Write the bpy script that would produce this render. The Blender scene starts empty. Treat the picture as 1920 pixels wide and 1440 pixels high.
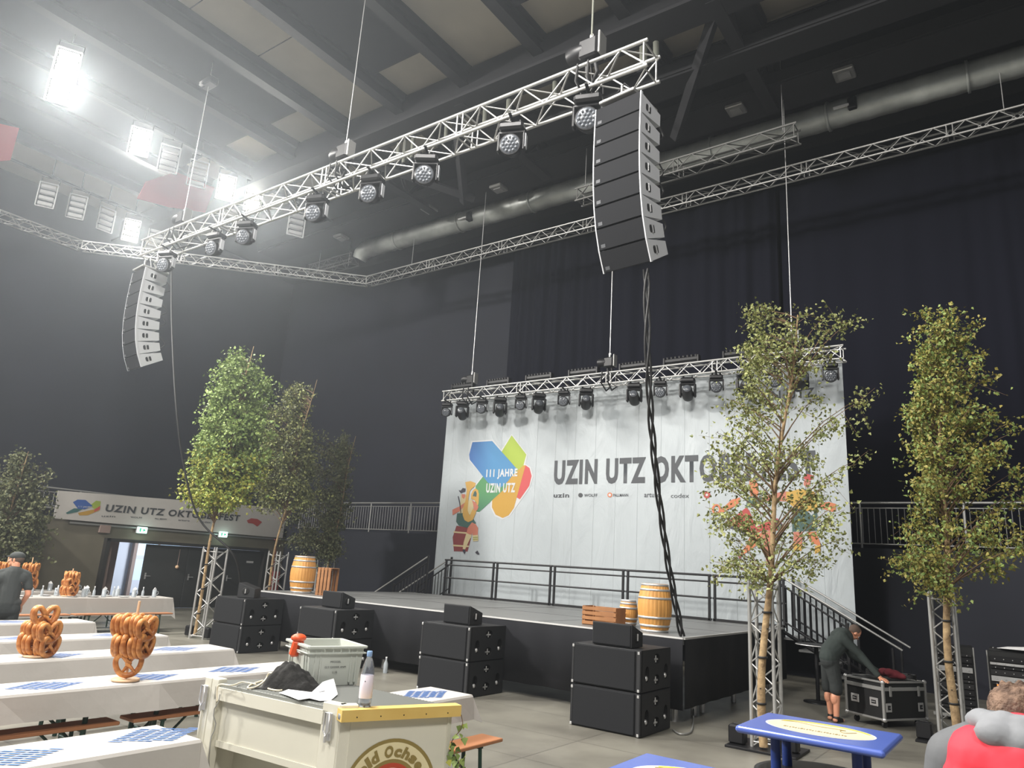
import bpy, bmesh, math, random
from mathutils import Vector, Matrix, Quaternion
random.seed(11)
S = bpy.context.scene
COL = S.collection
# ------------------------------------------------------------------ camera
H = 2.0                                   # eye height of the photographer (m)
FPX = 1353.36                             # focal length for a 1920 px wide frame
YAW, PIT, ROL = [math.radians(a) for a in (-36.1064, 14.2699, 3.5955)]
def cam_rows():
    cy, sy, cp, sp = math.cos(YAW), math.sin(YAW), math.cos(PIT), math.sin(PIT)
    f = Vector((sy*cp, cy*cp, sp)); r = Vector((cy, -sy, 0)); u = r.cross(f)
    c, s = math.cos(ROL), math.sin(ROL)
    return c*r + s*u, -s*r + c*u, f
RR, UU, FF = cam_rows()
CAM = Vector((0, 0, H))
cd = bpy.data.cameras.new('camera'); cam = bpy.data.objects.new('camera', cd); COL.objects.link(cam)
cd.sensor_width = 36; cd.lens = FPX/1920*36; cd.clip_end = 200
m = Matrix((RR, UU, -FF)).transposed().to_4x4(); m.translation = CAM
cam.matrix_world = m
S.camera = cam
# measuring helpers: where the sight line of a photo point meets a real plane of the hall
def ray(x, y): return RR*((x-960)/FPX) - UU*((y-720)/FPX) + FF
def on_z(x, y, z=0.0): d = ray(x, y); return CAM + d*((z-H)/d.z)
def on_y(x, y, Y): d = ray(x, y); return CAM + d*(Y/d.y)
def on_x(x, y, X): d = ray(x, y); return CAM + d*(X/d.x)
def at(x, y, dist): d = ray(x, y); return CAM + d*(dist/math.hypot(d.x, d.y))
# ------------------------------------------------------------------ world, lights, exposure
def lin(c): return tuple(((v/255)/12.92 if v/255 <= .04045 else ((v/255+.055)/1.055)**2.4) for v in c)
W = bpy.data.worlds.new('hall_air'); S.world = W; W.use_nodes = True
W.node_tree.nodes['Background'].inputs[0].default_value = (.62, .66, .72, 1)
W.node_tree.nodes['Background'].inputs[1].default_value = .16
def area(name, loc, target, size, power, col=(1, .97, .92)):
    d = bpy.data.lights.new(name, 'AREA'); d.shape = 'DISK'; d.size = size; d.energy = power; d.color = col
    o = bpy.data.objects.new(name, d); COL.objects.link(o); o.location = loc
    o.rotation_euler = (Vector(target)-Vector(loc)).to_track_quat('-Z', 'Y').to_euler()
    return o
area('hall_floodlight_and_fill', (-20.5, -4.5, 13), (-7, 14, 2), 1.6, 4300)
area('hall_floodlight_and_fill', (-8.0, -9.0, 13.4), (-7, 14, 3), 2.5, 1500)  # unseen fill light added behind the camera to brighten the stage
area('hall_floodlight_and_fill', (5.0, -4.0, 13.4), (-4, 13, 3), 2.5, 1500)  # unseen fill light added from the right, off the floodlight row
area('hall_floodlight_and_fill', (-6.0, 2.5, 13.2), (-7, 4, 0), 2.5, 1500)  # unseen overhead fill added for more top light on the floor
S.view_settings.view_transform = 'Standard'; S.view_settings.look = 'None'
S.view_settings.gamma = 1; S.view_settings.use_curve_mapping = False
S.view_settings.exposure = 0.3
# ------------------------------------------------------------------ materials
def mat(name, rgb, rough=.6, metal=0., var=0., vscale=4., bump=0., bscale=40., spec=.5, emit=0., rgb2=None, trans=0., island=False):
    m = bpy.data.materials.new(name); m.use_nodes = True; nt = m.node_tree; n = nt.nodes; l = nt.links
    b = n['Principled BSDF']; c = lin(rgb)
    b.inputs['Base Color'].default_value = (*c, 1); b.inputs['Roughness'].default_value = rough
    b.inputs['Metallic'].default_value = metal; b.inputs['Specular IOR Level'].default_value = spec
    if trans: b.inputs['Transmission Weight'].default_value = trans
    if emit:
        b.inputs['Emission Color'].default_value = (*c, 1); b.inputs['Emission Strength'].default_value = emit
    tc = n.new('ShaderNodeTexCoord')
    if var or rgb2:
        c2 = lin(rgb2) if rgb2 else tuple(v*(1-var) for v in c)
        mx = n.new('ShaderNodeMix'); mx.data_type = 'RGBA'
        mx.inputs[6].default_value = (*c, 1); mx.inputs[7].default_value = (*c2, 1)
        if island:
            g = n.new('ShaderNodeNewGeometry'); l.new(g.outputs['Random Per Island'], mx.inputs[0])
        else:
            t = n.new('ShaderNodeTexNoise'); t.inputs['Scale'].default_value = vscale; t.inputs['Detail'].default_value = 5
            l.new(tc.outputs['Object'], t.inputs['Vector'])
            r = n.new('ShaderNodeMapRange'); r.inputs[1].default_value = .35; r.inputs[2].default_value = .65
            l.new(t.outputs[0], r.inputs[0]); l.new(r.outputs[0], mx.inputs[0])
        l.new(mx.outputs[2], b.inputs['Base Color'])
    if bump:
        t = n.new('ShaderNodeTexNoise'); t.inputs['Scale'].default_value = bscale; t.inputs['Detail'].default_value = 3
        l.new(tc.outputs['Object'], t.inputs['Vector'])
        bp = n.new('ShaderNodeBump'); bp.inputs['Strength'].default_value = bump; bp.inputs['Distance'].default_value = .02
        l.new(t.outputs[0], bp.inputs['Height']); l.new(bp.outputs[0], b.inputs['Normal'])
    return m
def wood(name, a, b_, scale=(1, 1, 14), rough=.55):
    m = mat(name, a, rough); nt = m.node_tree; n = nt.nodes; l = nt.links
    tc = n.new('ShaderNodeTexCoord'); mp = n.new('ShaderNodeMapping'); mp.inputs['Scale'].default_value = scale
    t = n.new('ShaderNodeTexNoise'); t.inputs['Scale'].default_value = 3; t.inputs['Detail'].default_value = 6
    mx = n.new('ShaderNodeMix'); mx.data_type = 'RGBA'
    mx.inputs[6].default_value = (*lin(a), 1); mx.inputs[7].default_value = (*lin(b_), 1)
    l.new(tc.outputs['Object'], mp.inputs[0]); l.new(mp.outputs[0], t.inputs['Vector']); l.new(t.outputs[0], mx.inputs[0])
    l.new(mx.outputs[2], n['Principled BSDF'].inputs['Base Color'])
    return m
M = dict(
 alu=mat('aluminium_tube', (186, 186, 184), .42, .7),
 alu3=mat('shade_dimmed_aluminium', (112, 112, 110), .6, .4),  # aluminium made darker: the dimness of the rear trusses is in the colour
 alu2=mat('dull_aluminium', (160, 160, 158), .5, .6),
 steel=mat('bright_steel', (205, 205, 205), .35, .6),
 blk=mat('black_metal', (22, 22, 25), .45, .2),
 blk2=mat('black_plastic', (26, 26, 28), .55),
 cab=mat('black_cabinet_paint', (27, 28, 31), .62, bump=.25, bscale=180),
 grille=mat('speaker_grille_foam', (28, 29, 32), .85, spec=.3, bump=.3, bscale=400),
 arr=mat('array_grille', (20, 21, 25), .8, spec=.25),
 badge=mat('grey_badge', (70, 72, 76), .6),
 arrside=mat('lit_side_array_paint', (186, 188, 192), .6),  # pale sides: light from the right is put into the colour
 hole=mat('dark_recess', (7, 7, 8), .7),
 wallblk=mat('black_wall_paint', (25, 28, 41), .75, var=.25, vscale=.6),
 curt=mat('black_molton_curtain', (23, 24, 34), .95, spec=.1),
 ceilp=mat('grey_ceiling_board', (178, 172, 158), .8, var=.12, vscale=.8),
 ceild=mat('dark_acoustic_panel', (36, 36, 42), .85),
 ceilbk=mat('black_roof_deck', (28, 28, 31), .85),
 beam=mat('dark_steel_beam', (30, 30, 34), .7),
 duct=mat('galvanised_duct', (178, 182, 178), .38, .3, var=.3, vscale=2),
 conc=mat('green_grey_concrete', (112, 106, 90), .8, var=.18, vscale=1.2),
 conc2=mat('pale_concrete_pillar', (118, 120, 110), .8, var=.15, vscale=2),
 doorm=mat('charcoal_door_leaf', (56, 58, 58), .6),
 dframe=mat('dark_door_frame', (40, 38, 36), .5),
 lobby=mat('white_lobby_wall', (205, 210, 222), .6),
 lobbyw=mat('pinkish_lobby_panel', (140, 120, 112), .6),
 daylight=mat('daylight_window', (170, 196, 214), .3, emit=.7),
 exitg=mat('lit_exit_sign', (190, 245, 225), .5, emit=2.6),
 exgreen=mat('exit_sign_green', (20, 140, 100), .5, emit=.6),
 white=mat('white_paper_cloth', (183, 179, 174), .7, bump=.25, bscale=6),
 blue_print=mat('blue_diamond_print', (62, 108, 176), .7),
 deck=mat('grey_stage_deck', (110, 111, 111), .42, var=.12, vscale=3),
 skirt=mat('black_stage_skirt', (22, 23, 29), .85, bump=.3, bscale=3),
 ink=mat('grey_print_ink', (62, 65, 70), .6),
 ink2=mat('dark_print_ink', (58, 60, 64), .6),
 birch=mat('birch_bark', (176, 150, 112), .8, rgb2=(120, 98, 70), vscale=9, bump=.4),
 twig=mat('twig_bark', (104, 82, 60), .8),
 leafA=mat('birch_leaf', (112, 122, 72), .55, rgb2=(150, 152, 92), island=True),
 leafB=mat('olive_birch_leaf', (116, 118, 52), .55, rgb2=(160, 148, 76), island=True),
 leafC=mat('fresh_green_leaf', (104, 128, 66), .55, rgb2=(146, 164, 92), island=True),
 leafY=mat('yellowing_leaf', (168, 162, 70), .55, rgb2=(120, 142, 56), island=True),
 leafD=mat('dull_green_leaf', (72, 80, 54), .6, rgb2=(112, 114, 78), island=True),
 benchw=wood('orange_bench_wood', (178, 122, 84), (150, 98, 64), (1, .2, 6)),
 oak=wood('golden_oak', (214, 160, 88), (178, 122, 58), (6, 6, .6)),
 cratew=wood('crate_pine', (176, 124, 78), (120, 78, 46), (2, 2, .8)),
 pine=wood('yellow_pine', (226, 196, 118), (206, 168, 86), (2, 2, 2)),
 dgreen=mat('dark_green_steel', (34, 62, 52), .5, .2),
 pret=mat('pretzel_crust', (216, 150, 84), .4, rgb2=(158, 92, 42), vscale=14),
 pretl=mat('pretzel_split', (232, 190, 120), .6),
 palew=mat('pale_beech', (222, 186, 150), .5),
 cream=mat('cream_bar_panel', (214, 211, 196), .45, var=.04, vscale=2),
 rib=mat('ribbed_rubber_mat', (126, 128, 124), .6),
 grey=mat('grey_crate_plastic', (188, 192, 184), .45),
 gdark=mat('grey_crate_frame_line', (104, 107, 102), .5),  # darker grey of the crate's label frame
 blackcl=mat('black_cotton_bag', (30, 29, 28), .9, bump=.4, bscale=30),
 cord=mat('cream_cord', (224, 214, 190), .8),
 paper=mat('white_paper', (238, 238, 238), .6),
 gold=mat('olive_gold_ink', (142, 124, 70), .5),
 redi=mat('red_ink', (186, 70, 48), .5),
 creami=mat('cream_ink', (226, 214, 172), .5),
 oval=mat('oval_cream_print', (206, 194, 172), .5),
 bluetop=mat('glossy_blue_laminate', (78, 98, 172), .25),
 blueleg=mat('dark_blue_leg', (36, 62, 132), .35),
 yel=mat('yellow_print', (228, 210, 70), .4),
 tub=mat('cream_tub', (226, 220, 180), .5),
 orange=mat('orange_plastic', (232, 92, 50), .4),
 skin=mat('skin', (214, 150, 120), .5),
 hair=mat('brown_hair', (134, 108, 90), .8, rgb2=(78, 58, 46), vscale=30, bump=.6, bscale=90),
 shair=mat('short_dark_hair', (92, 76, 66), .85, bump=.5, bscale=120),
 shirt=mat('charcoal_cotton', (58, 62, 62), .85, bump=.25, bscale=12),
 hood=mat('dark_green_sweatshirt', (50, 58, 56), .9, bump=.3, bscale=14),
 shorts=mat('dark_shorts_cloth', (44, 48, 48), .9, bump=.3, bscale=16),
 red=mat('red_softshell', (220, 52, 68), .7, bump=.25, bscale=8),
 gsleeve=mat('grey_softshell', (96, 98, 101), .75, bump=.25, bscale=9),
 ghood=mat('light_grey_lining', (132, 134, 138), .8, bump=.35, bscale=12),
 shoe=mat('black_shoe', (24, 24, 26), .6),
 redcl=mat('dark_red_cloth', (132, 44, 50), .85),
 fire=mat('red_enamel', (150, 50, 48), .5),
 lampface=mat('led_flood_lit', (255, 250, 235), .4, emit=14.),
 lampoff=mat('led_flood_unlit', (150, 150, 150), .4),
 lampfr=mat('flood_housing', (176, 176, 176), .5, .3),
 lens=mat('moving_head_lens', (84, 88, 94), .2),
 led=mat('led_cell', (120, 124, 130), .3),
 case=mat('black_case_laminate', (22, 23, 24), .5),
 darkred=mat('maroon_cloth', (110, 34, 44), .85),
 ledr=mat('orange_led', (255, 90, 30), .4, emit=6.),
 glassw=mat('pale_glass', (214, 222, 228), .15, trans=.55),
 clearp=mat('clear_bottle_plastic', (236, 240, 246), .06, trans=.96),
 capb=mat('light_blue_cap', (140, 172, 216), .4),
 labelp=mat('white_pink_label', (232, 222, 232), .5),
 plate=mat('white_china', (232, 232, 232), .25),
 tape=mat('hazard_edge', (190, 190, 188), .5),
)
# the white stage banner: faint seams and creases of the hung sheet
def banner_mat():
    m = mat('banner_vinyl', (166, 173, 177), .5); nt = m.node_tree; n = nt.nodes; l = nt.links; b = n['Principled BSDF']
    tc = n.new('ShaderNodeTexCoord'); sx = n.new('ShaderNodeSeparateXYZ'); l.new(tc.outputs['Object'], sx.inputs[0])
    a = n.new('ShaderNodeMath'); a.operation = 'MULTIPLY'; a.inputs[1].default_value = 1/.62; l.new(sx.outputs[0], a.inputs[0])
    fr = n.new('ShaderNodeMath'); fr.operation = 'FRACT'; l.new(a.outputs[0], fr.inputs[0])
    pp = n.new('ShaderNodeMath'); pp.operation = 'SUBTRACT'; pp.inputs[1].default_value = .5; l.new(fr.outputs[0], pp.inputs[0])
    ab = n.new('ShaderNodeMath'); ab.operation = 'ABSOLUTE'; l.new(pp.outputs[0], ab.inputs[0])
    mr = n.new('ShaderNodeMapRange'); mr.inputs[1].default_value = .0; mr.inputs[2].default_value = .018
    l.new(ab.outputs[0], mr.inputs[0])
    mp = n.new('ShaderNodeMapping'); mp.inputs['Scale'].default_value = (.9, 1, .35); l.new(tc.outputs['Object'], mp.inputs[0])
    t = n.new('ShaderNodeTexNoise'); t.inputs['Scale'].default_value = 1.7; t.inputs['Detail'].default_value = 6; t.inputs['Distortion'].default_value = .8
    l.new(mp.outputs[0], t.inputs['Vector'])
    ad = n.new('ShaderNodeMath'); ad.operation = 'MULTIPLY_ADD'; ad.inputs[1].default_value = .12; l.new(mr.outputs[0], ad.inputs[0]); l.new(t.outputs[0], ad.inputs[2])
    bp = n.new('ShaderNodeBump'); bp.inputs['Strength'].default_value = .5; bp.inputs['Distance'].default_value = .12
    l.new(ad.outputs[0], bp.inputs['Height']); l.new(bp.outputs[0], b.inputs['Normal'])
    return m
M['banner'] = banner_mat()
def floor_mat():
    m = mat('polished_grey_screed', (118, 116, 108), .38); nt = m.node_tree; n = nt.nodes; l = nt.links; b = n['Principled BSDF']
    tc = n.new('ShaderNodeTexCoord')
    t = n.new('ShaderNodeTexNoise'); t.inputs['Scale'].default_value = .9; t.inputs['Detail'].default_value = 8; l.new(tc.outputs['Object'], t.inputs['Vector'])
    br = n.new('ShaderNodeTexBrick'); br.offset = 0; br.inputs['Scale'].default_value = 1
    br.inputs['Mortar Size'].default_value = .012; br.inputs['Brick Width'].default_value = 2.4; br.inputs['Row Height'].default_value = 1.2
    br.inputs['Color1'].default_value = (1, 1, 1, 1); br.inputs['Color2'].default_value = (.86, .86, .86, 1); br.inputs['Mortar'].default_value = (.62, .62, .62, 1)
    l.new(tc.outputs['Object'], br.inputs['Vector'])
    mx = n.new('ShaderNodeMix'); mx.data_type = 'RGBA'; mx.inputs[6].default_value = (*lin((138, 135, 125)), 1); mx.inputs[7].default_value = (*lin((108, 105, 97)), 1)
    r = n.new('ShaderNodeMapRange'); r.inputs[1].default_value = .35; r.inputs[2].default_value = .65; l.new(t.outputs[0], r.inputs[0]); l.new(r.outputs[0], mx.inputs[0])
    mu = n.new('ShaderNodeMix'); mu.data_type = 'RGBA'; mu.blend_type = 'MULTIPLY'; mu.inputs[0].default_value = 1
    l.new(mx.outputs[2], mu.inputs[6]); l.new(br.outputs[0], mu.inputs[7]); l.new(mu.outputs[2], b.inputs['Base Color'])
    r2 = n.new('ShaderNodeMapRange'); r2.inputs[3].default_value = .28; r2.inputs[4].default_value = .5; l.new(t.outputs[0], r2.inputs[0]); l.new(r2.outputs[0], b.inputs['Roughness'])
    return m
M['floor'] = floor_mat()
# ------------------------------------------------------------------ mesh building
class MB:
    def __init__(s): s.v = []; s.f = []; s.mi = []; s.sm = []; s.mats = []; s.cur = 0; s.T = Matrix.Identity(4)
    def use(s, key):
        if key not in s.mats: s.mats.append(key)
        s.cur = s.mats.index(key); return s
    def add(s, vs, fs, smooth=False):
        o = len(s.v); s.v += [s.T @ Vector(p) for p in vs]
        for f in fs: s.f.append([i+o for i in f]); s.mi.append(s.cur); s.sm.append(smooth)
        return s
    def box(s, c, d, R=None, taper=None):
        hx, hy, hz = d[0]/2, d[1]/2, d[2]/2; c = Vector(c)
        vs = [Vector((x, y, z)) for z in (-hz, hz) for y in (-hy, hy) for x in (-hx, hx)]
        if taper: vs = [Vector((p.x*(taper if p.z > 0 else 1), p.y*(taper if p.z > 0 else 1), p.z)) for p in vs]
        if R is not None: vs = [R @ p for p in vs]
        return s.add([p+c for p in vs], [(0, 2, 3, 1), (4, 5, 7, 6), (0, 1, 5, 4), (2, 6, 7, 3), (0, 4, 6, 2), (1, 3, 7, 5)])
    def rbox(s, c, d, r=.01, R=None):                       # box with chamfered vertical and horizontal edges
        hx, hy, hz = d[0]/2, d[1]/2, d[2]/2; c = Vector(c); r = min(r, hx*.9, hy*.9, hz*.9); vs = []; fs = []
        for z, k in ((-hz, r), (-hz+r, 0), (hz-r, 0), (hz, r)):
            x, y = hx-k, hy-k; q = r if k == 0 else r*.4
            for p in ((-x+q, -y), (x-q, -y), (x, -y+q), (x, y-q), (x-q, y), (-x+q, y), (-x, y-q), (-x, -y+q)): vs.append(Vector((*p, z)))
        for k in range(3):
            for i in range(8): j = (i+1) % 8; fs.append((k*8+i, k*8+j, k*8+8+j, k*8+8+i))
        fs.append(tuple(range(7, -1, -1))); fs.append(tuple(range(24, 32)))
        if R is not None: vs = [R @ p for p in vs]
        return s.add([p+c for p in vs], fs)
    def tube(s, a, b, r, r2=None, n=8, caps=True):
        a = Vector(a); b = Vector(b); r2 = r if r2 is None else r2
        d = (b-a)
        if d.length < 1e-6: return s
        q = d.to_track_quat('Z', 'Y'); vs = []
        for p, rr in ((a, r), (b, r2)):
            for i in range(n): t = 2*math.pi*i/n; vs.append(p + q @ Vector((rr*math.cos(t), rr*math.sin(t), 0)))
        fs = [(i, (i+1) % n, n+(i+1) % n, n+i) for i in range(n)]
        s.add(vs, fs, n > 5)
        if caps: s.add(vs[:n], [tuple(range(n-1, -1, -1))]); s.add(vs[n:], [tuple(range(n))])
        return s
    def path(s, pts, r, n=8, closed=False, caps=True):
        pts = [Vector(p) for p in pts]; N = len(pts); rs = r if isinstance(r, (list, tuple)) else [r]*N
        vs = []; fs = []; prev = None
        for k, p in enumerate(pts):
            a = pts[(k-1) % N] if (closed or k > 0) else p; b = pts[(k+1) % N] if (closed or k < N-1) else p
            t = (b-a).normalized()
            if prev is None: x = t.orthogonal().normalized()
            else:
                x = prev - t*prev.dot(t)
                x = x.normalized() if x.length > 1e-6 else t.orthogonal().normalized()
            prev = x; y = t.cross(x)
            for i in range(n): q = 2*math.pi*i/n; vs.append(p + (x*math.cos(q)+y*math.sin(q))*rs[k])
        for k in range(N if closed else N-1):
            for i in range(n): fs.append((k*n+i, k*n+(i+1) % n, ((k+1) % N)*n+(i+1) % n, ((k+1) % N)*n+i))
        s.add(vs, fs, True)
        if not closed and caps: s.add(vs[:n], [tuple(range(n-1, -1, -1))]); s.add(vs[-n:], [tuple(range(n))])
        return s
    def lathe(s, prof, c=(0, 0, 0), n=24, q=None, smooth=True):
        c = Vector(c); vs = []; fs = []
        for r, z in prof:
            for i in range(n):
                t = 2*math.pi*i/n; p = Vector((r*math.cos(t), r*math.sin(t), z)); vs.append(c + (q @ p if q is not None else p))
        for k in range(len(prof)-1):
            for i in range(n): fs.append((k*n+i, k*n+(i+1) % n, (k+1)*n+(i+1) % n, (k+1)*n+i))
        s.add(vs, fs, smooth)
        s.add(vs[:n], [tuple(range(n-1, -1, -1))]); s.add(vs[-n:], [tuple(range(n))]); return s
    def ball(s, c, r, n=12, m=8, R=None):
        r = (r, r, r) if not isinstance(r, (list, tuple)) else r; c = Vector(c); vs = []; fs = []
        for j in range(m+1):
            a = math.pi*j/m
            for i in range(n):
                t = 2*math.pi*i/n; p = Vector((r[0]*math.sin(a)*math.cos(t), r[1]*math.sin(a)*math.sin(t), r[2]*math.cos(a)))
                vs.append(c + (R @ p if R is not None else p))
        for j in range(m):
            for i in range(n): fs.append((j*n+i, (j+1)*n+i, (j+1)*n+(i+1) % n, j*n+(i+1) % n))
        return s.add(vs, fs, True)
    def prism(s, poly, h, origin=(0, 0, 0), X=(1, 0, 0), Y=(0, 1, 0)):   # polygon (u,v) extruded by h along X x Y
        o = Vector(origin); X = Vector(X); Y = Vector(Y); Z = X.cross(Y).normalized(); n = len(poly)
        vs = [o+X*u+Y*v for u, v in poly] + [o+X*u+Y*v+Z*h for u, v in poly]
        fs = [tuple(range(n-1, -1, -1)), tuple(range(n, 2*n))] + [(i, (i+1) % n, n+(i+1) % n, n+i) for i in range(n)]
        return s.add(vs, fs)
    def quad(s, a, b, c, d): return s.add([a, b, c, d], [(0, 1, 2, 3)])
    def build(s, name, parent=None, origin=None, key=None):
        me = bpy.data.meshes.new(name); o = Vector(origin) if origin is not None else Vector((0, 0, 0))
        me.from_pydata([tuple(p-o) for p in s.v], [], s.f)
        for k in (s.mats or [key or 'blk']): me.materials.append(M[k])
        me.polygons.foreach_set('material_index', s.mi); me.polygons.foreach_set('use_smooth', s.sm)
        me.update(); me.validate()
        ob = bpy.data.objects.new(name, me); COL.objects.link(ob)
        if parent is not None: ob.parent = parent
        elif origin is not None: ob.location = o
        return ob
def mb(key): return MB().use(key)
def tag(o, label=None, cat=None, group=None, kind=None):
    for k, v in (('label', label), ('category', cat), ('group', group), ('kind', kind)):
        if v: o[k] = v
    return o
def thing(name, label, cat, loc=(0, 0, 0), rz=0., group=None):
    o = bpy.data.objects.new(name, None); COL.objects.link(o); o.empty_display_size = .1
    o.location = loc; o.rotation_euler = (0, 0, rz); return tag(o, label, cat, group)
def struct(o): o['kind'] = 'structure'; return o
KIDS = {}
def copy_tree(o, parent=None):
    c = o.copy(); COL.objects.link(c); c.parent = parent
    for ch in o.children: copy_tree(ch, c)
    return c
def dup(o, loc, rz=None, label=None, group=None):
    c = copy_tree(o); c.location = loc
    if rz is not None: c.rotation_euler = (0, 0, rz)
    if label: c['label'] = label
    if group: c['group'] = group
    return c
def bevel(o, w=.01, seg=2):
    md = o.modifiers.new('bevel', 'BEVEL'); md.width = w; md.segments = seg; md.limit_method = 'ANGLE'; return o
def text(name, body, parent, key, P, X, Y, w, h, depth=.003, bold=.0, shear=0., world=True, origin=(0, 0, 0)):
    """lettering filling a w x h rectangle whose lower-left corner is P, running along X, upright along Y"""
    c = bpy.data.curves.new(name, 'FONT'); c.body = body; c.space_character = 1+bold*4; c.size = 1; c.offset = bold; c.extrude = .0; c.resolution_u = 3
    o = bpy.data.objects.new(name, c); COL.objects.link(o)
    bpy.context.view_layer.update()
    me = bpy.data.meshes.new_from_object(o.evaluated_get(bpy.context.evaluated_depsgraph_get()))
    bpy.data.objects.remove(o); bpy.data.curves.remove(c)
    if not me.vertices: return None
    xs = [v.co.x for v in me.vertices]; ys = [v.co.y for v in me.vertices]
    x0, x1, y0, y1 = min(xs), max(xs), min(ys), max(ys); X = Vector(X).normalized(); Y = Vector(Y).normalized(); P = Vector(P)-Vector(origin)
    for v in me.vertices:
        a = (v.co.x-x0)/(x1-x0)*w; b = (v.co.y-y0)/(y1-y0)*h
        v.co = P + X*(a+b*shear) + Y*b + X.cross(Y)*depth
    me.materials.clear(); me.materials.append(M[key]); me.name = name
    ob = bpy.data.objects.new(name, me); COL.objects.link(ob); ob.parent = parent
    return ob
def join_remesh(m_, name, parent, key, voxel=.008, origin=(0, 0, 0), smooth=4):
    """many overlapping closed shapes grown into ONE continuous skin"""
    o = m_.build(name); md = o.modifiers.new('r', 'REMESH'); md.mode = 'VOXEL'; md.voxel_size = voxel; md.use_smooth_shade = True
    sm = o.modifiers.new('s', 'SMOOTH'); sm.factor = .5; sm.iterations = smooth
    bpy.context.view_layer.update()
    me = bpy.data.meshes.new_from_object(o.evaluated_get(bpy.context.evaluated_depsgraph_get()))
    bpy.data.objects.remove(o); me.name = name
    og = Vector(origin)
    for v in me.vertices: v.co -= og
    me.materials.clear(); me.materials.append(M[key])
    for p in me.polygons: p.use_smooth = True; p.material_index = 0
    ob = bpy.data.objects.new(name, me); COL.objects.link(ob); ob.parent = parent
    return ob
def limb(m_, pts, rs):
    for i in range(len(pts)-1):
        m_.tube(pts[i], pts[i+1], rs[i], rs[i+1], n=14); m_.ball(pts[i], rs[i])
    m_.ball(pts[-1], rs[-1])
# ================================================================== THE HALL
XL, YB, YC, ZG = -23.9, 18.4, 19.6, 2.93      # left wall, wall under the gallery, curtain behind it, gallery floor
XU = -28.2                                    # upper black wall behind the left gallery
ZC = 14.4                                     # roof boards
m_ = mb('floor'); m_.box((-8, 6, -.1), (48, 34, .2)); fl = struct(m_.build('floor')); tag(fl, 'polished grey screed hall floor with faint slab joints')
# wall under the rear gallery, painted black
m_ = mb('wallblk'); m_.box((-8.5, YB+.75, ZG/2), (31, 1.5, ZG)); struct(m_.build('wall_back'))
m_ = mb('wallblk'); m_.box((-8.5, YC+.75, (ZG+15)/2), (41, .3, 15-ZG)); struct(m_.build('wall_back_upper'))
m_ = mb('wallblk'); m_.box((XU-.15, 5, (ZG+15)/2), (.3, 31, 15-ZG)); struct(m_.build('wall_left_upper'))
# left wall with its opening: jamb pieces around the wide door set
y0, y1, zt = 11.55, 17.55, 2.14
m_ = mb('conc'); m_.box((XL-.15, (y0-10)/2, ZG/2-.15), (.3, y0+10, ZG-.3)); m_.box((XL-.15, (y1+YB)/2, ZG/2-.15), (.3, YB-y1, ZG-.3))
m_.box((XL-.15, (y0+y1)/2, (zt+ZG-.3)/2), (.3, y1-y0, ZG-.3-zt)); struct(m_.build('wall_left'))
m_ = mb('wallblk'); m_.box(((XL+XU)/2-.1, 4.2, ZG-.15), (XL-XU+.2, 28.4, .3)); struct(m_.build('trim_1'))
m_ = mb('alu2'); m_.box((XL+.04, (10.4+19)/2-.3, 2.52), (.1, 8.0, .05)); m_.box((XL+.03, 5, ZG-.02), (.06, 26, .05)); struct(m_.build('trim_2'))
pil = mb('conc2'); pil.box((XL+.35, 9.15, 1.25), (.7, .75, 2.5)); struct(pil.build('trim_3'))
# door set: dark frame, one leaf standing open, three closed leaves
fr = mb('dframe'); fr.box((XL+.03, y0+.06, zt/2), (.34, .12, zt)); fr.box((XL+.03, y1-.06, zt/2), (.34, .12, zt)); fr.box((XL+.03, (y0+y1)/2, zt-.05), (.34, y1-y0, .1))
fro = struct(fr.build('door_1'))
for i, (a, b) in enumerate(((12.95, 14.45), (14.47, 15.95), (15.97, 17.43))):
    d = mb('doorm'); d.rbox((XL-.02, (a+b)/2, zt/2-.05), (.07, b-a, zt-.12), .008)
    lf = struct(d.build('door_%d' % (i+2)))
    h = mb('steel'); zz = 1.02; yy = a+.12
    h.tube((XL+.015, yy, zz), (XL+.08, yy, zz), .012); h.tube((XL+.08, yy-.01, zz), (XL+.08, yy+.14, zz), .012); h.box((XL+.02, yy, zz), (.008, .05, .2)); h.build('door_handle', lf)
    if i == 2:
        h = mb('plate'); h.box((XL+.02, (a+b)/2+.25, 1.62), (.006, .3, .07)); h.build('door_sign', lf)
o = mb('doorm'); o.rbox((XL-.72, y0+.16, zt/2-.05), (1.3, .07, zt-.12), .008); struct(o.build('door_5'))
# lobby behind the open leaf
lb = mb('lobby'); lb.box((XL-3.2, 14, -.04), (6, 9, .06)); lb.box((XL-6.2, 14, 1.5), (.1, 9, 3)); lb.box((XL-3.2, 18.4, 1.5), (6, .1, 3)); lb.box((XL-3.2, 14, 2.6), (6, 9, .1))
struct(lb.build('wall_lobby'))
lp = mb('lobbyw'); lp.box((XL-2.1, 12.5, 1.3), (.12, 1.15, 2.5)); lp.box((XL-1.2, 11.95, 1.3), (1.8, .1, 2.5)); struct(lp.build('wall_lobby_side'))
w = mb('daylight'); w.box((XL-6.1, 16.75, 1.25), (.04, 1.9, 2.3)); wo = struct(w.build('window_1'))
f = mb('lobbyw')
f.box((XL-5.98, 15.72, 1.25), (.2, .14, 2.5)); f.box((XL-6.03, 16.75, 1.25), (.06, .07, 2.3)); f.use('lobby'); f.box((XL-6.03, 16.3, 1.5), (.06, 1.0, .14)); f.box((XL-6.03, 16.75, .35), (.06, 1.9, .5))
f.build('window_frame', wo)
area('lobby_daylight', (XL-2.6, 16.9, 1.9), (XL-5.5, 13.6, 1.2), 1.4, 150, (.86, .93, 1))
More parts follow.
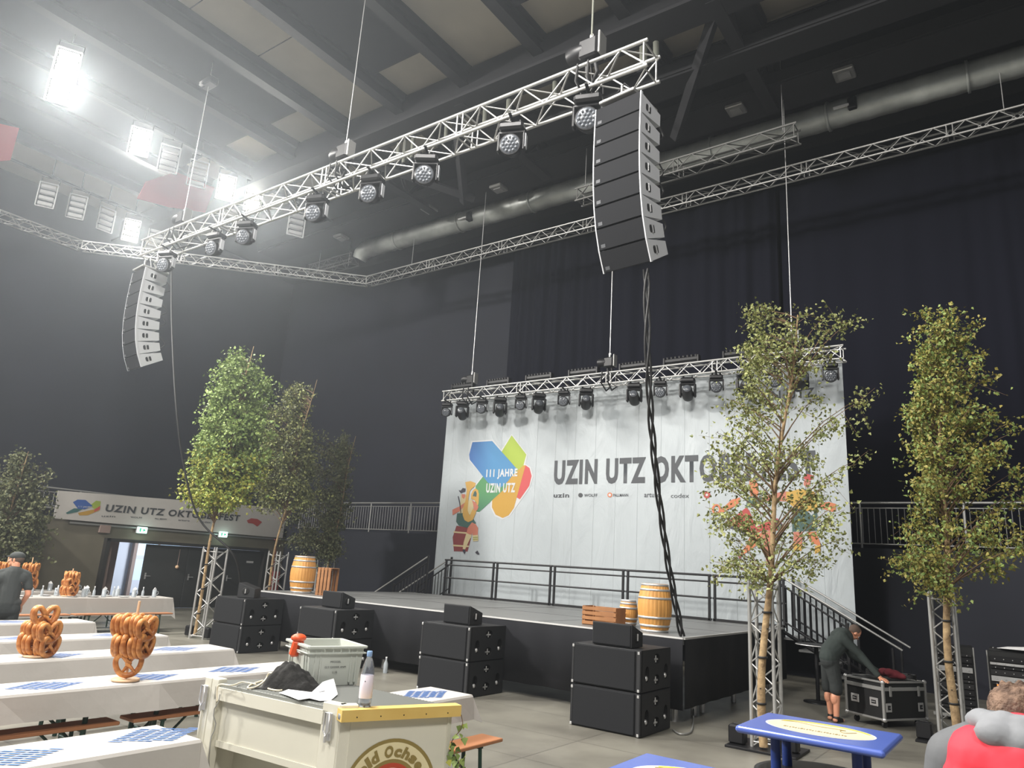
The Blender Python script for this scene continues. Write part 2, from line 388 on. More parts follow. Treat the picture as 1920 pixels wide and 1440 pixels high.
# roof: boards with dark acoustic panels between the purlins, beams both ways
m_ = mb('ceilp'); m_.box((-11, 3.5, ZC+.06), (36, 22, .12)); struct(m_.build('ceiling'))
m_ = mb('ceilbk'); m_.box((-8, 17.9, ZC+.3), (42, 7, .12)); m_.box((-8, 14.45, ZC+.05), (42, .1, .6)); struct(m_.build('ceiling_back'))
SP = 2.27; BX = [-6.27-SP*i for i in range(-4, 9)]
for i, bx in enumerate(BX):
    b = mb('beam'); b.box((bx, 2.2, ZC-.12), (.30, 24, .24)); b.box((bx, 2.2, ZC-.38), (.1, 24, .3)); b.box((bx, 2.2, ZC-.55), (.28, 24, .05)); struct(b.build('trim_%d' % (i+4)))
n_t = len(BX)+4
for yy, ww, hh in ((12.05, .75, .95), (2.2, .75, .95)):
    b = mb('beam'); b.box((-11, yy, ZC-.08-hh/2), (36, ww*.3, hh)); b.box((-11, yy, ZC-.1-hh), (36, ww, .08)); struct(b.build('trim_%d' % n_t)); n_t += 1
for i, bx in enumerate(BX[:-1]):
    for (ya, yb) in ((3.1, 10.75), (-6, 1.4)):
        if i % 2 == 0 or bx < -15:
            p = mb('ceild'); p.rbox((bx-SP/2, (ya+yb)/2, ZC-.16), (SP-.34, yb-ya, .1), .02)
            tag(p.build('acoustic_panel', origin=(bx-SP/2, (ya+yb)/2, ZC-.16)), 'dark acoustic panel laid between two roof beams on the grey ceiling', 'ceiling panel', 'dark acoustic panels between the roof beams')
        else:                                  # joints of the plain boards
            p = mb('beam')
            for q in range(1, 4): p.box((bx-SP/2, ya+(yb-ya)*q/4, ZC-.005), (SP-.3, .02, .012))
            struct(p.build('trim_%d' % n_t)); n_t += 1
# deep girder with raking struts beyond the cross beam
for i, gx in enumerate((-15.4, -10.9, -4.3)):
    g = mb('beam'); a = Vector((gx, 12.1, ZC-.9)); top = Vector((gx, 15.9, ZC-.2))
    g.box((gx, 14.0, ZC-1.05), (.28, 4.2, .1)); g.box((gx, 14, ZC-.2), (.28, 4.2, .1))
    for q in range(3): g.tube((gx, 12.3+q*1.25, ZC-1.0), (gx, 12.95+q*1.25, ZC-.2), .07, n=6); g.tube((gx, 12.95+q*1.25, ZC-.2), (gx, 13.55+q*1.25, ZC-1.0), .07, n=6)
    struct(g.build('trim_%d' % n_t)); n_t += 1
for gx, side in ((-11.2, -1), (-15.6, 1), (-4.2, -1)):
    g = mb('beam'); g.tube((gx, 12.1, 13.5), (gx+side*2.4, 15.5, 13.0), .14, n=4); struct(g.build('trim_%d' % n_t)); n_t += 1
# hangers: pale conduits dropping from the cross beam
for hx, hl, wd in ((-13.5, .95, .05), (-13.25, 1.15, .05), (-12.95, 1.05, .05), (-11.75, .75, .05), (-10.45, .85, .06), (-9.7, .95, .07), (-8.35, .85, .06), (-6.05, .95, .09), (-5.75, .8, .07)):
    g = mb('conc2'); g.tube((hx, 12.42, ZC-1.0), (hx+.02, 12.42, ZC-1.0-hl*.75), wd, n=8); g.use('blk'); g.box((hx+.02, 12.42, ZC-1.0-hl*.75), (wd*2.4, wd*2.4, .12))
    tag(g.build('ceiling_conduit', origin=(hx, 12.42, ZC-1)), 'pale conduit stub hanging below the dark roof cross beam', 'pipe', 'conduit stubs under the cross beam')
# catwalks: long dark platforms with lamp boxes
for i, (yy, zz, ww, xa, xb) in enumerate(((13.9, 13.3, .7, -12.5, 4), (15.9, 13.55, 1.1, -24, 5), (18.1, 13.6, .8, -24, 5))):
    c = mb('ceilbk'); c.box(((xa+xb)/2, yy, zz), (xb-xa, ww, .16)); c.box(((xa+xb)/2, yy-ww/2, zz+.12), (xb-xa, .08, .3)); c.box(((xa+xb)/2, yy+ww/2, zz+.12), (xb-xa, .08, .3))
    k = tag(c.build('catwalk', origin=(xb, yy, zz)), ['dark narrow catwalk nearest the pale roof boards', 'broad dark catwalk carrying the row of square downlights', 'dark catwalk over the rear curtain behind the round duct'][i], 'catwalk')
    if i == 0:
        r = mb('blk')
        r.tube((xa-xb, .35, 1.0), (0, .35, 1.0), .03); r.tube((xa-xb, .35, .6), (0, .35, .6), .02)
        for q in range(9): x = (xa-xb)*q/8; r.tube((x, .35, 0), (x, .35, 1.02), .03); r.tube((x, .35, 0), (x-.7 if q < 8 else x, .35, 1.0), .018)
        r.build('guard_rail', k)
for (px, py), far in zip(((1380, 205), (1583, 138), (935, 353), (805, 393), (640, 445)), range(5)):
    p = on_z(px, py, 13.4); t = thing('square_downlight', ['square downlight box right of the speaker array top', 'square downlight box farthest right under the catwalk', 'square downlight box under the catwalk above the silver duct', 'square downlight box above the left half of the silver duct', 'square downlight box at the far left end of the catwalk'][far], 'ceiling light', p, 0, 'square downlights under the catwalk')
    a = mb('alu2'); a.rbox((0, 0, 0), (.44, .44, .1), .02); a.build('housing', t); a = mb('lampoff'); a.box((0, 0, -.06), (.26, .2, .03)); a.build('diffuser', t)
# long round air duct over the curtain, with flanges
P0 = Vector((-19.6, 17.2, 13.45)); P1 = Vector((4.2, 17.2, 13.45))
t = thing('air_duct', 'long round galvanised air duct running under the rear roof', 'duct', P0)
d = mb('duct'); n = 120
d.path([(P1-P0)*(k/n) for k in range(n+1)], [.33+(.012 if k % 3 == 0 else 0) for k in range(n+1)], n=20); d.build('duct_tube', t)
for k in range(8):
    x = (P1-P0).x*(k+.5)/8; d = mb('duct'); d.lathe([(.335, -.03), (.37, -.03), (.37, .03), (.335, .03)], (x, 0, 0), 24, Vector((1, 0, 0)).to_track_quat('Z', 'Y')); d.build('flange', t)
d = mb('duct'); d.path([(0, 0, 0), (-.25, 0, -.03), (-.45, 0, -.15), (-.55, 0, -.35)], [.33, .33, .31, .27], n=20); d.build('duct_elbow', t)
for (px, py), lb_ in (((872, 408), 'small projector clamped to the silver duct above the main truss'), ((1587, 197), 'small lit fitting under the duct at upper right')):
    p = on_y(px, py, 16.8); t = thing('duct_fitting', lb_, 'light fitting', p); a = mb('blk'); a.rbox((.12, .1, .05), (.2, .2, .3), .02); a.build('body', t); a = mb('plate'); a.box((-.12, 0, 0), (.35, .06, .05)); a.build('bracket', t)
# ---------------------------------------------------------------- gallery railings and curtain
def rail_run(name, label, A, B, z0, h, step=.125, key='alu2', group=None):
    A = Vector(A); B = Vector(B); t = thing(name, label, 'railing', (A.x, A.y, z0), 0, group); D = B-A; L = D.length; u = D.normalized()
    r = mb(key); r.tube((0, 0, h), D+Vector((0, 0, h)), .028); r.build('top_rail', t)
    r = mb(key); r.tube((0, 0, .1), D+Vector((0, 0, .1)), .018); r.tube((0, 0, h-.12), D+Vector((0, 0, h-.12)), .014); r.build('lower_rail', t)
    r = mb(key)
    for k in range(int(L/step)+1): p = u*(k*step); r.tube(p+Vector((0, 0, .1)), p+Vector((0, 0, h-.12)), .008, n=4, caps=False)
    r.build('baluster_bars', t)
    n = max(1, round(L/2))
    for k in range(n+1): p = D*(k/n); r = mb(key); r.tube(p, p+Vector((0, 0, h)), .026); r.build('post', t)
    return t
rail_run('gallery_railing', 'grey steel gallery railing on the black wall between left trees and stage banner', (-23.3, YB+.1, 0), (-13.6, YB+.1, 0), ZG, 1.03)
rail_run('gallery_railing', 'grey steel gallery railing on the black wall right of the stage banner', (-13.6, YB+.1, 0), (5, YB+.1, 0), ZG, 1.03)
rail_run('gallery_railing', 'grey steel gallery railing above the long left sign', (XL-.1, -3, 0), (XL-.1, YB, 0), ZG-.06, .62, .14)
def curtain(name, label, x0, x1, y, z0, z1, amp, seed, step=.05):
    rnd = random.Random(seed); n = int((x1-x0)/step); c = mb('curt'); ph = 0; prof = []
    for i in range(n+1):
        ph += step*(5.2+3.2*math.sin(i*.031+seed)+2.4*math.sin(i*.0113)); prof.append((x0+i*step, amp*(.62*math.sin(ph)+.38*math.sin(2.3*ph+1))))
    vs = [(x, y+d, z0) for x, d in prof]+[(x, y+d*.8, z1) for x, d in prof]+[(x, y+d+.02, z0) for x, d in prof]+[(x, y+d*.8+.02, z1) for x, d in prof]
    N = n+1; fs = []
    for i in range(n): fs.append((i, i+1, N+i+1, N+i)); fs.append((2*N+i+1, 2*N+i, 3*N+i, 3*N+i+1)); fs.append((i, 2*N+i, 2*N+i+1, i+1)); fs.append((N+i, N+i+1, 3*N+i+1, 3*N+i))
    c.add(vs, fs, True); o = c.build(name, origin=(x0, y, z0)); tag(o, label, 'curtain'); return o
curtain('stage_curtain', 'pleated black curtain hanging behind the stage banner', -14.6, -5.2, YC, ZG+.02, 13.2, .11, 1)
curtain('stage_curtain', 'smoother black curtain right of the stage banner behind the birches', -5.15, 5.5, YC+.1, ZG+.02, 13.2, .035, 3)
# ---------------------------------------------------------------- trusses
def truss_mb(A, B, s, r=.025, rb=.011, pitch=None, key='alu', up=(0, 0, 1), ends=True, sides=4):
    A = Vector(A); B = Vector(B); d = B-A; L = d.length; u = d.normalized(); w = u.cross(Vector(up)).normalized()*(s/2); v = w.cross(u).normalized()*(s/2)
    m_ = mb(key); cor = [w+v, -w+v, -w-v, w-v]; pitch = pitch or s; n = max(2, round(L/pitch))
    for c in cor: m_.tube(A+c, B+c, r, n=8)
    for i in range(4):
        a, b = cor[i], cor[(i+1) % 4]
        for k in range(n):
            p, q = A+d*(k/n), A+d*((k+1)/n)
            if (k+i) % 2: m_.tube(p+a, q+b, rb, n=5, caps=False)
            else: m_.tube(p+b, q+a, rb, n=5, caps=False)
        if ends:
            for p in (A, B): q = p+(u*.06 if p is A else -u*.06); m_.tube(q+a, q+b, rb*1.2, n=6)
    return m_
def truss_line(name, label, A, B, s, sec=3.0, group=None, **kw):
    A = Vector(A); B = Vector(B); n = max(1, round((B-A).length/sec)); t = thing(name, label, 'truss', A, 0, group)
    for k in range(n):
        a = (B-A)*(k/n); b = (B-A)*((k+1)/n); truss_mb(a, b, s, **kw).build('truss_section', t)
    return t
TA = on_y(280, 466, 8.2); TB = on_y(1226, 122, 8.2); TZ = 8.95*8.2/8+.0
TA = Vector((TA.x, 8.2, (TA.z+TB.z)/2)); TB = Vector((TB.x, 8.2, TA.z)); TZ = TA.z
truss_line('main_truss', 'thick silver box truss slanting across the top, carrying both speaker arrays', TA, TB, .42, 3.4, r=.028, rb=.013, pitch=.42)
CZ = 11.95; c0, c1, c2 = Vector((5.5, 17, CZ+.1)), Vector((-19.3, 17, CZ)), Vector((-26.17, 9.95, CZ))
truss_line('perimeter_truss', 'thin silver truss along the rear curtain behind the right speaker array', c1, c0, .29, 3, r=.024, rb=.011, pitch=.3)
truss_line('perimeter_truss', 'thin silver truss running diagonally below the left end of the main truss', c2, c1, .29, 3, r=.024, rb=.011, pitch=.3)
truss_line('perimeter_truss', 'thin silver truss at the far left edge near the unlit floodlights', Vector((-26.2, 2, CZ)), c2, .29, 3, r=.024, rb=.011, pitch=.3)
truss_line('rear_truss', 'dim grey truss piece hanging right of the speaker array under the catwalk', (-9.4, 15.45, 12.0), (-3.55, 15.4, 12.05), .36, 3, r=.026, rb=.011, key='alu3', pitch=.4)
truss_line('rear_truss', 'dim grey truss piece near the left end of the silver duct', (-23.2, 17.4, 13.3), (-20.6, 17.4, 13.3), .4, 3, r=.026, rb=.011, key='alu3', pitch=.4)
YT = 16.0
SA = on_y(835, 745, YT); SB = on_y(1575, 664, YT); SZ = 6.86
truss_line('banner_truss', 'silver truss along the top of the stage banner carrying moving lights', (SA.x, YT, SZ), (SB.x+.1, YT, SZ), .29, 3, r=.025, rb=.011, pitch=.3)
def wire(name, label, pts, r, key='steel', cat='cable', group=None, kind=None):
    m_ = mb(key); m_.path(pts, r, n=6); o = m_.build(name, origin=pts[0]); return tag(o, label, cat, group, kind)
def hoist(name, label, p, s=1., group='chain hoists on the main truss', arm=1):
    t = thing(name, label, 'chain hoist', p, 0, group)
    a = mb('blk'); a.rbox((0, 0, .32*s), (.3*s, .24*s, .3*s), .03); a.lathe([(.11*s, -.16*s), (.13*s, -.1*s), (.13*s, .1*s), (.1*s, .16*s)], (-.2*s*arm, 0, .34*s), 16, Vector((1, 0, 0)).to_track_quat('Z', 'Y')); a.build('motor_body', t)
    a = mb('alu2'); a.rbox((.17*s*arm, 0, .36*s), (.035, .2*s, .36*s), .01); a.build('cover_plate', t)
    a = mb('blk2'); a.path([(.06*s, 0, .18*s), (.1*s, .02, -.05), (.02, .0, -.22*s), (-.06, 0, -.05), (-.06*s, 0, .18*s)], .03*s, n=8); a.build('chain_bag', t)
    a = mb('steel'); a.tube((0, 0, .47*s), (0, 0, .56*s), .03*s); a.path([(.03*math.cos(q/8*6.28), 0, .58*s+.03*math.sin(q/8*6.28)) for q in range(8)], .008, closed=True, n=6); a.build('hook', t)
    a = mb('blk2'); 
    for k in (-1, 1): a.path([(k*.09, -.23, -.0), (k*.1, -.25, -.3), (k*.08, .0, -.46), (k*.1, .25, -.3), (k*.09, .23, 0), (0, 0, .2)], .02, n=6)
    a.build('sling', t)
    return t
h1 = on_y(1108, 112, 8.2).x; h2 = on_y(645, 300, 8.2).x; h3 = on_y(342, 420, 8.2).x
hoist('chain_hoist', 'black chain hoist on the main truss near the right speaker array', (h1, 8.2, TZ+.24), 1.1)
hoist('chain_hoist', 'black chain hoist on the middle of the main truss', (h2, 8.2, TZ+.24), 1.0)
hoist('chain_hoist', 'black chain hoist at the left end of the main truss', (h3, 8.2, TZ+.24), 1.0)
wire('hoist_rope', 'thin pale rope from the roof to the right hoist of the main truss', [(h1, 8.2, TZ+.86), (h1, 8.2, ZC)], .016, 'conc2')
wire('hoist_rope', 'thin steel rope from the roof to the middle hoist of the main truss', [(h2, 8.2, TZ+.8), (h2, 8.2, ZC)], .009)
wire('hoist_rope', 'thin steel rope from the roof to the left hoist of the main truss', [(h3, 8.2, TZ+.8), (h3, 8.2, ZC)], .010)
a = mb('blk'); gp = on_y(398, 80, 8.2); a.rbox((0, 0, 0), (.5, .25, .2), .03); a.use('steel').box((-.12, -.1, -.05), (.12, .12, .1)); a.T = Matrix.Identity(4); o = a.build('roof_pulley'); o.location = (h3, 8.2, ZC-.85); tag(o, 'dark pulley block under the roof above the left hoist', 'pulley')
for px, lbl in ((886, 'left'), (1143, 'middle'), (1487, 'right')):
    x = on_y(px, 690, YT).x
    hoist('chain_hoist', 'small black chain hoist on the %s of the banner truss' % lbl, (x, YT, SZ+.16), .9, 'chain hoists on the banner truss')
    wire('hoist_rope', 'thin steel rope rising from the %s hoist of the banner truss' % lbl, [(x, YT, SZ+.68), (x, YT, 14.2)], .012)
for x, y, z_, lbl in ((-9.2, 15.45, 12.2, 'thin rope holding the left end of the dim rear truss'), (-3.9, 15.4, 12.2, 'thin rope holding the right end of the dim rear truss'), (-22.8, 17.4, 13.1, 'short rope holding the left end of the truss piece by the duct'), (-21, 17.4, 13.1, 'short rope holding the right end of the truss piece by the duct')):
    wire('truss_rope', lbl, [(x, y, z_), (x, y, ZC+.2)], .009)
for px, lbl in ((1030/4.8+560, 'thin short rope holding the left part of the rear perimeter truss'), (1915, 'thin rope holding the right end of the rear perimeter truss')):
    x = on_y(px, 470, 17).x; wire('truss_rope', lbl, [(x, 17, CZ+.2), (x, 17, 13.4)], .01)
# ---------------------------------------------------------------- flood lights in two rows at the left
def flood(label, p, lit, tilt=0.):
    t = thing('flood_light', label, 'flood light', p, math.radians(62+tilt), 'LED floodlight racks high on the left')
    a = mb('lampfr'); w, h = .52, .86
    for k in (-1, 1): a.rbox((k*w/2, 0, 0), (.035, .06, h), .006)
    for k in (-1, 1): a.rbox((0, 0, k*h/2), (w, .05, .03), .006)
    a.build('frame', t)
    for k in range(4):
        z = (k-1.5)*.205; a = mb('lampfr'); a.rbox((0, .08, z), (w-.08, .12, .13), .015); mo = a.build('lamp_module', t)
        a = mb('lampface' if lit else 'lampoff'); a.rbox((0, -.005, z), (w-.1, .03, .11), .008); a.build('lamp_face', mo)
    a = mb('blk'); a.tube((-w/2, .05, .2), (-w/2, .12, h/2+.25), .015); a.tube((w/2, .05, .2), (w/2, .12, h/2+.25), .015); a.tube((-w/2-.02, .12, h/2+.25), (w/2+.02, .12, h/2+.25), .02); a.build('yoke', t)
    a = mb('blk'); a.tube((0, .12, h/2+.25), (0, .12, ZC-.02-p[2]), .018); a.build('hanger_pipe', t)
    if lit:
        d = bpy.data.lights.new('flood_beam', 'SPOT'); d.energy = 1500; d.spot_size = math.radians(115); d.spot_blend = .7; d.shadow_soft_size = .25; d.color = (1, .97, .9)
        o = bpy.data.objects.new('flood_beam', d); COL.objects.link(o); v = Vector((-6, 6, 2)) - Vector(p); o.location = Vector(p)+v.normalized()*.3
        o.rotation_euler = v.to_track_quat('-Z', 'Y').to_euler()
    return t
FL = [((125, 122), 13, 1, 'dazzling lit floodlight rack at the far upper left'), ((112, 165), 13, 1, 'dazzling lit floodlight rack just below the brightest one'), ((262, 266), 13, 1, 'lit floodlight rack above the red cloth'),
 ((424, 352), 13, 1, 'lit floodlight rack right of the red cloth'), ((475, 374), 13, 1, 'lit floodlight rack glowing behind the main truss'), ((246, 432), 13, 1, 'lit floodlight rack just above the left speaker array'),
 ((317, 298), 13, 0, 'unlit floodlight rack right of the lit one above the red cloth'), ((371, 326), 13, 0, 'unlit floodlight rack over the right corner of the red cloth'),
 ((88, 366), 13, 0, 'unlit floodlight rack farthest left in the lower row'), ((144, 388), 13, 0, 'unlit floodlight rack second in the lower row'), ((199, 412), 13, 0, 'unlit floodlight rack turned aside, left of the lit lower one'),
 ((292, 446), 13, 0, 'unlit floodlight rack behind the left tip of the main truss'), ((556, 420), 12.6, 0, 'dim unlit floodlight rack under the middle of the main truss')]
for (px, py), z, lit, lbl in FL: flood(lbl, on_z(px, py, z), lit, 25 if 'turned' in lbl else 0)
BXL = [on_z(262, 266, 13).x, on_z(144, 388, 13).x]
for i, bx in enumerate(BXL):
    b = mb('beam'); b.tube((bx-.1, 2, 13.72), (bx-.1, 16, 13.72), .05); 
    tag(b.build('lamp_pipe', origin=(bx, 2, 13.72)), 'dark pipe carrying the %s row of floodlight racks' % ('upper', 'lower')[i], 'pipe')
def cloth(pts, X, label, sag=.0):
    vs = [on_x(px, py, X) for px, py in pts]; m_ = mb('redcl'); n = len(vs)
    m_.add(vs + [v-Vector((.04, 0, 0)) for v in vs], [tuple(range(n)), tuple(range(2*n-1, n-1, -1))]+[(i, n+i, n+(i+1) % n, (i+1) % n) for i in range(n)])
    return tag(m_.build('red_banner_cloth', origin=vs[0]), label, 'banner')
cloth([(258, 372), (275, 340), (330, 322), (402, 352), (385, 398), (318, 388)], -21.0, 'dark red cloth hanging high on the left behind the floodlights')
cloth([(-30, 305), (-30, 225), (36, 240), (20, 300)], -21.0, 'dark red cloth at the extreme left edge below the brightest lights')
# ---------------------------------------------------------------- line arrays
def line_array(label, top, n=8, cable_side=1):
    """cabinets 0.72 wide hung in a J curve; origin at the top front centre, fronts face -y"""
    t = thing('line_array_speaker', label, 'line array speaker', top, -.10, 'hanging line arrays')
    w, hf, hb, dp = .74, .315, .19, .56
    a = mb('alu2'); a.rbox((0, dp/2, .05), (w*.8, dp+.1, .05), .01); a.tube((0, .1, .06), (0, .1, .3), .02); a.tube((0, dp-.05, .06), (0, .3, .3), .02); a.build('flying_frame', t)
    y, z, ang = 0., 0., math.radians(-2)
    angs = [0, 1.2, 1.6, 2.2, 3.4, 5, 6.5, 7.5]
    for k in range(n):
        ang += math.radians(angs[k]); R = Matrix.Rotation(ang, 3, 'X')      # lower boxes lean so their fronts look down
        c0 = Vector((0, y, z)); dz = R @ Vector((0, 0, -1)); dy = R @ Vector((0, 1, 0))
        def P(x, yy, zz): return c0 + Vector((x, 0, 0)) + dy*yy + dz*zz
        g = hf-.008; e = (hf-hb)/2
        m_ = mb('arrside')
        vs = [P(sx*w/2, yy, zz) for sx in (-1, 1) for yy, zz in ((.05, .004), (dp, e), (dp, hf-e), (.05, g))]
        m_.add(vs, [(3, 2, 1, 0), (4, 5, 6, 7), (0, 1, 5, 4), (1, 2, 6, 5), (2, 3, 7, 6), (3, 0, 4, 7)])
        cb = m_.build('speaker_cabinet', t)
        m_ = mb('arr'); vs = [P(sx*w/2*1.0, yy, zz) for sx in (-1, 1) for yy, zz in ((0, .012), (.05, .004), (.05, g), (0, g-.008))]
        m_.add(vs, [(3, 2, 1, 0), (4, 5, 6, 7), (0, 1, 5, 4), (1, 2, 6, 5), (2, 3, 7, 6), (3, 0, 4, 7)]); m_.build('front_grille', cb)
        for sx in (1, -1):
            m_ = mb('arrside'); m_.add([P(sx*(w/2+q), yy, zz) for q in (0, .018) for yy, zz in ((.0, .0), (.045, .0), (.045, hf), (.0, hf))], [(0, 1, 2, 3), (7, 6, 5, 4), (0, 4, 5, 1), (1, 5, 6, 2), (2, 6, 7, 3), (3, 7, 4, 0)]); m_.build('rigging_rail', cb)
            m_ = mb('hole')
            for q in (.19, .27):
                m_.add([P(sx*(w/2+.003), q+dy_, hf/2+dz_) for dy_, dz_ in ((-.028, -.03), (-.01, -.055), (.022, -.055), (.028, -.03), (.028, .03), (.022, .055), (-.01, .055), (-.028, .03))], [tuple(range(8)) if sx < 0 else tuple(range(7, -1, -1))])
            m_.use('steel'); m_.tube(P(sx*(w/2+.012), .23, hf/2-.055), P(sx*(w/2+.012), .23, hf/2+.055), .012, n=6); m_.build('handle', cb)
        m_ = mb('badge'); m_.add([P(-w/2+.04+dx, -.003, hf*.72+q) for dx, q in ((0, 0), (.07, 0), (.07, .05), (0, .05))], [(0, 1, 2, 3)]); m_.build('badge', cb)
        if k < n-1:
            m_ = mb('blk2'); q0 = P(w/2-.05, dp+.01, hf*.5); q1 = P(w/2-.05, dp+.02, hf*1.45); mid = P(w/2-.03, dp+.16, hf)
            if k in (0, 2, 3, 5): m_.path([q0, q0.lerp(mid, .6)+dy*.03, mid, q1.lerp(mid, .6)+dy*.03, q1], .012, n=6); m_.build('link_cable', cb)
        y += (dz*hf).y; z += (dz*hf).z
    return t
AR = on_y(1158, 200, 8.0); AR = Vector((AR.x, 8.0, on_y(1158, 188, 8.0).z))
line_array('right line array of eight black speakers on the main truss', AR)
AL = on_y(259, 515, 8.0)
line_array('left line array of eight dark speakers below the main truss end', (AL.x-.0, 8.0, AR.z))
for x in (AR.x, AL.x):
    wire('array_sling', 'black sling from the main truss to the %s line array' % ('right' if x > -10 else 'left'), [(x-.25, 8.15, AR.z+.08), (x, 8.2, TZ-.2), (x+.25, 8.15, AR.z+.08)], .012, 'blk2', 'sling')
# cables dropping from the arrays
def drop(label, pts, r, key='blk2'):
    return wire('speaker_cable', label, pts, r, key)
A0 = on_y(1212, 505, 8.4); A1 = on_y(1216, 700, 8.6); A2 = on_y(1228, 870, 9.2); A3 = on_y(1252, 1050, 10.0); A4 = on_z(1276, 1193, 1.195); A4.y += .05
def smooth_path(P, n=8):
    P = [Vector(p) for p in P]; out = []
    for i in range(len(P)-1):
        p0, p1, p2, p3 = P[max(i-1, 0)], P[i], P[i+1], P[min(i+2, len(P)-1)]
        for k in range(n):
            t = k/n; out.append(.5*((2*p1)+(-p0+p2)*t+(2*p0-5*p1+4*p2-p3)*t*t+(-p0+3*p1-3*p2+p3)*t**3))
    return out+[P[-1]]
base = smooth_path([A0, A1, A2, A3, A4], 10)
for k in range(3):
    pts = [p+Vector((.035*math.sin(i*.55+k*2.1), .035*math.cos(i*.55+k*2.1), 0)) for i, p in enumerate(base)]
    drop('thick black cable strand twisting from right line array down to stage corner', pts, .017)['group'] = 'cable loom of the right array'
B = smooth_path([on_y(322, 492, 8.4), on_y(322, 600, 8.4), on_y(330, 760, 8.5), on_y(346, 880, 8.9), on_y(375, 975, 9.4), on_y(438, 1040, 10.0), on_y(452, 1105, 10.5)], 8)
drop('thin black cable hanging from the left line array to the left trees', B, .022, 'blk2')
# ---------------------------------------------------------------- moving lights
def wash(label, p, rz=0., tilt=30., s=1., group=None):
    """base clamped to the truss, yoke, round head with a face of LED cells"""
    t = thing('wash_light', label, 'stage light', p, rz, group)
    a = mb('blk'); a.rbox((0, 0, -.1*s), (.34*s, .24*s, .11*s), .03*s); a.tube((-.1*s, 0, -.05*s), (-.1*s, 0, .03), .02); a.tube((.1*s, 0, -.05*s), (.1*s, 0, .03), .02); a.build('base', t)
    a = mb('blk2'); a.rbox((0, 0, .012), (.05, .52, .03), .008); a.build('clamp_bar', t)
    a = mb('blk'); 
    for k in (-1, 1): a.rbox((k*.17*s, 0, -.3*s), (.04*s, .1*s, .3*s), .015*s)
    a.rbox((0, 0, -.175*s), (.34*s, .11*s, .04*s), .01*s); yo = a.build('yoke', t)
    a = mb('arrside'); a.rbox((.195*s, 0, -.3*s), (.012*s, .09*s, .2*s), .004); a.build('yoke_cover', yo)
    R = Matrix.Rotation(math.radians(90+tilt), 3, 'X'); q = R.to_quaternion(); c = Vector((0, 0, -.36*s))
    a = mb('blk'); a.lathe([(.06*s, -.14*s), (.12*s, -.1*s), (.145*s, .0), (.15*s, .08*s), (.14*s, .09*s)], c, 20, q); hd = a.build('head', t)
    a = mb('lens'); a.lathe([(.13*s, .09*s), (.12*s, .098*s), (.01, .1*s)], c, 20, q)
    a.use('led')
    for ring, nn in ((0, 1), (.048, 6), (.095, 12)):
        for k in range(nn):
            u = 2*math.pi*k/nn; a.ball(c + q @ Vector((ring*s*math.cos(u), ring*s*math.sin(u), .1*s)), .019*s, 8, 4)
    a.build('lens', hd)
    return t
def spot(label, p, rz=0., tilt=35., s=1., group=None):
    t = thing('spot_light', label, 'stage light', p, rz, group)
    a = mb('blk'); a.rbox((0, 0, -.1*s), (.36*s, .26*s, .13*s), .04*s); a.tube((-.1*s, 0, -.04*s), (-.1*s, 0, .03), .02); a.tube((.1*s, 0, -.04*s), (.1*s, 0, .03), .02); a.build('base', t)
    a = mb('blk')
    for k in (-1, 1): a.rbox((k*.17*s, 0, -.34*s), (.06*s, .15*s, .34*s), .03*s)
    a.rbox((0, 0, -.19*s), (.36*s, .14*s, .05*s), .02*s); a.build('yoke', t)
    R = Matrix.Rotation(math.radians(90+tilt), 3, 'X'); q = R.to_quaternion(); c = Vector((0, 0, -.42*s))
    a = mb('blk2'); a.lathe([(.08*s, -.17*s), (.13*s, -.14*s), (.14*s, -.02*s), (.125*s, .1*s), (.115*s, .22*s), (.1*s, .25*s)], c, 18, q); hd = a.build('head', t)
    a = mb('lens'); a.lathe([(.09*s, .25*s), (.08*s, .262*s), (.01, .27*s)], c, 18, q); a.build('lens', hd)
    return t
G1 = 'moving heads under the main truss'
for (px, py), s, lbl in (((1110, 172), 1.25, 'big round LED moving head beside the top of the right array'), ((966, 255), 1.2, 'round LED moving head under the main truss, second from the right array'),
    ((808, 285), 1.2, 'round LED moving head under the main truss, third from the right array'), ((704, 348), 1.2, 'round LED moving head under the main truss, below the middle hoist'),
    ((600, 388), 1.2, 'round LED moving head under the main truss, left of the middle hoist'), ((470, 424), 1.15, 'dim round LED moving head under the left half of the main truss'),
    ((411, 450), 1.15, 'dim round LED moving head near the left end of the main truss'), ((318, 492), 1.15, 'LED moving head at the very left end of the main truss')):
    x = on_y(px, py, 8.2).x; wash(lbl, (x, 8.12, TZ-.24), random.uniform(-.25, .25)+.35, 12, s, G1)
G2 = 'round wash lights under the banner truss'; G3 = 'dark spot moving heads under the banner truss'
order = ['leftmost', 'second from left', 'third from left', 'fourth from left', 'fifth from left', 'sixth from left', 'seventh from left, half behind the birch', 'last at the right end behind the birch']
for k, px in enumerate((843, 908, 980, 1060, 1240, 1345, 1455, 1560)):
    x = on_y(px, 740, YT).x; wash('round wash light, %s under the banner truss' % order[k], (x, YT-.06, SZ-.17), .3, 8, .9, G2)
for k, px in enumerate((870, 940, 1012, 1100, 1190, 1290, 1398, 1500)):
    x = on_y(px, 740, YT).x; spot('black spot moving head, %s under the banner truss' % order[k], (x, YT-.02, SZ-.16), .5+.2*math.sin(k), -18, 1.0, G3)
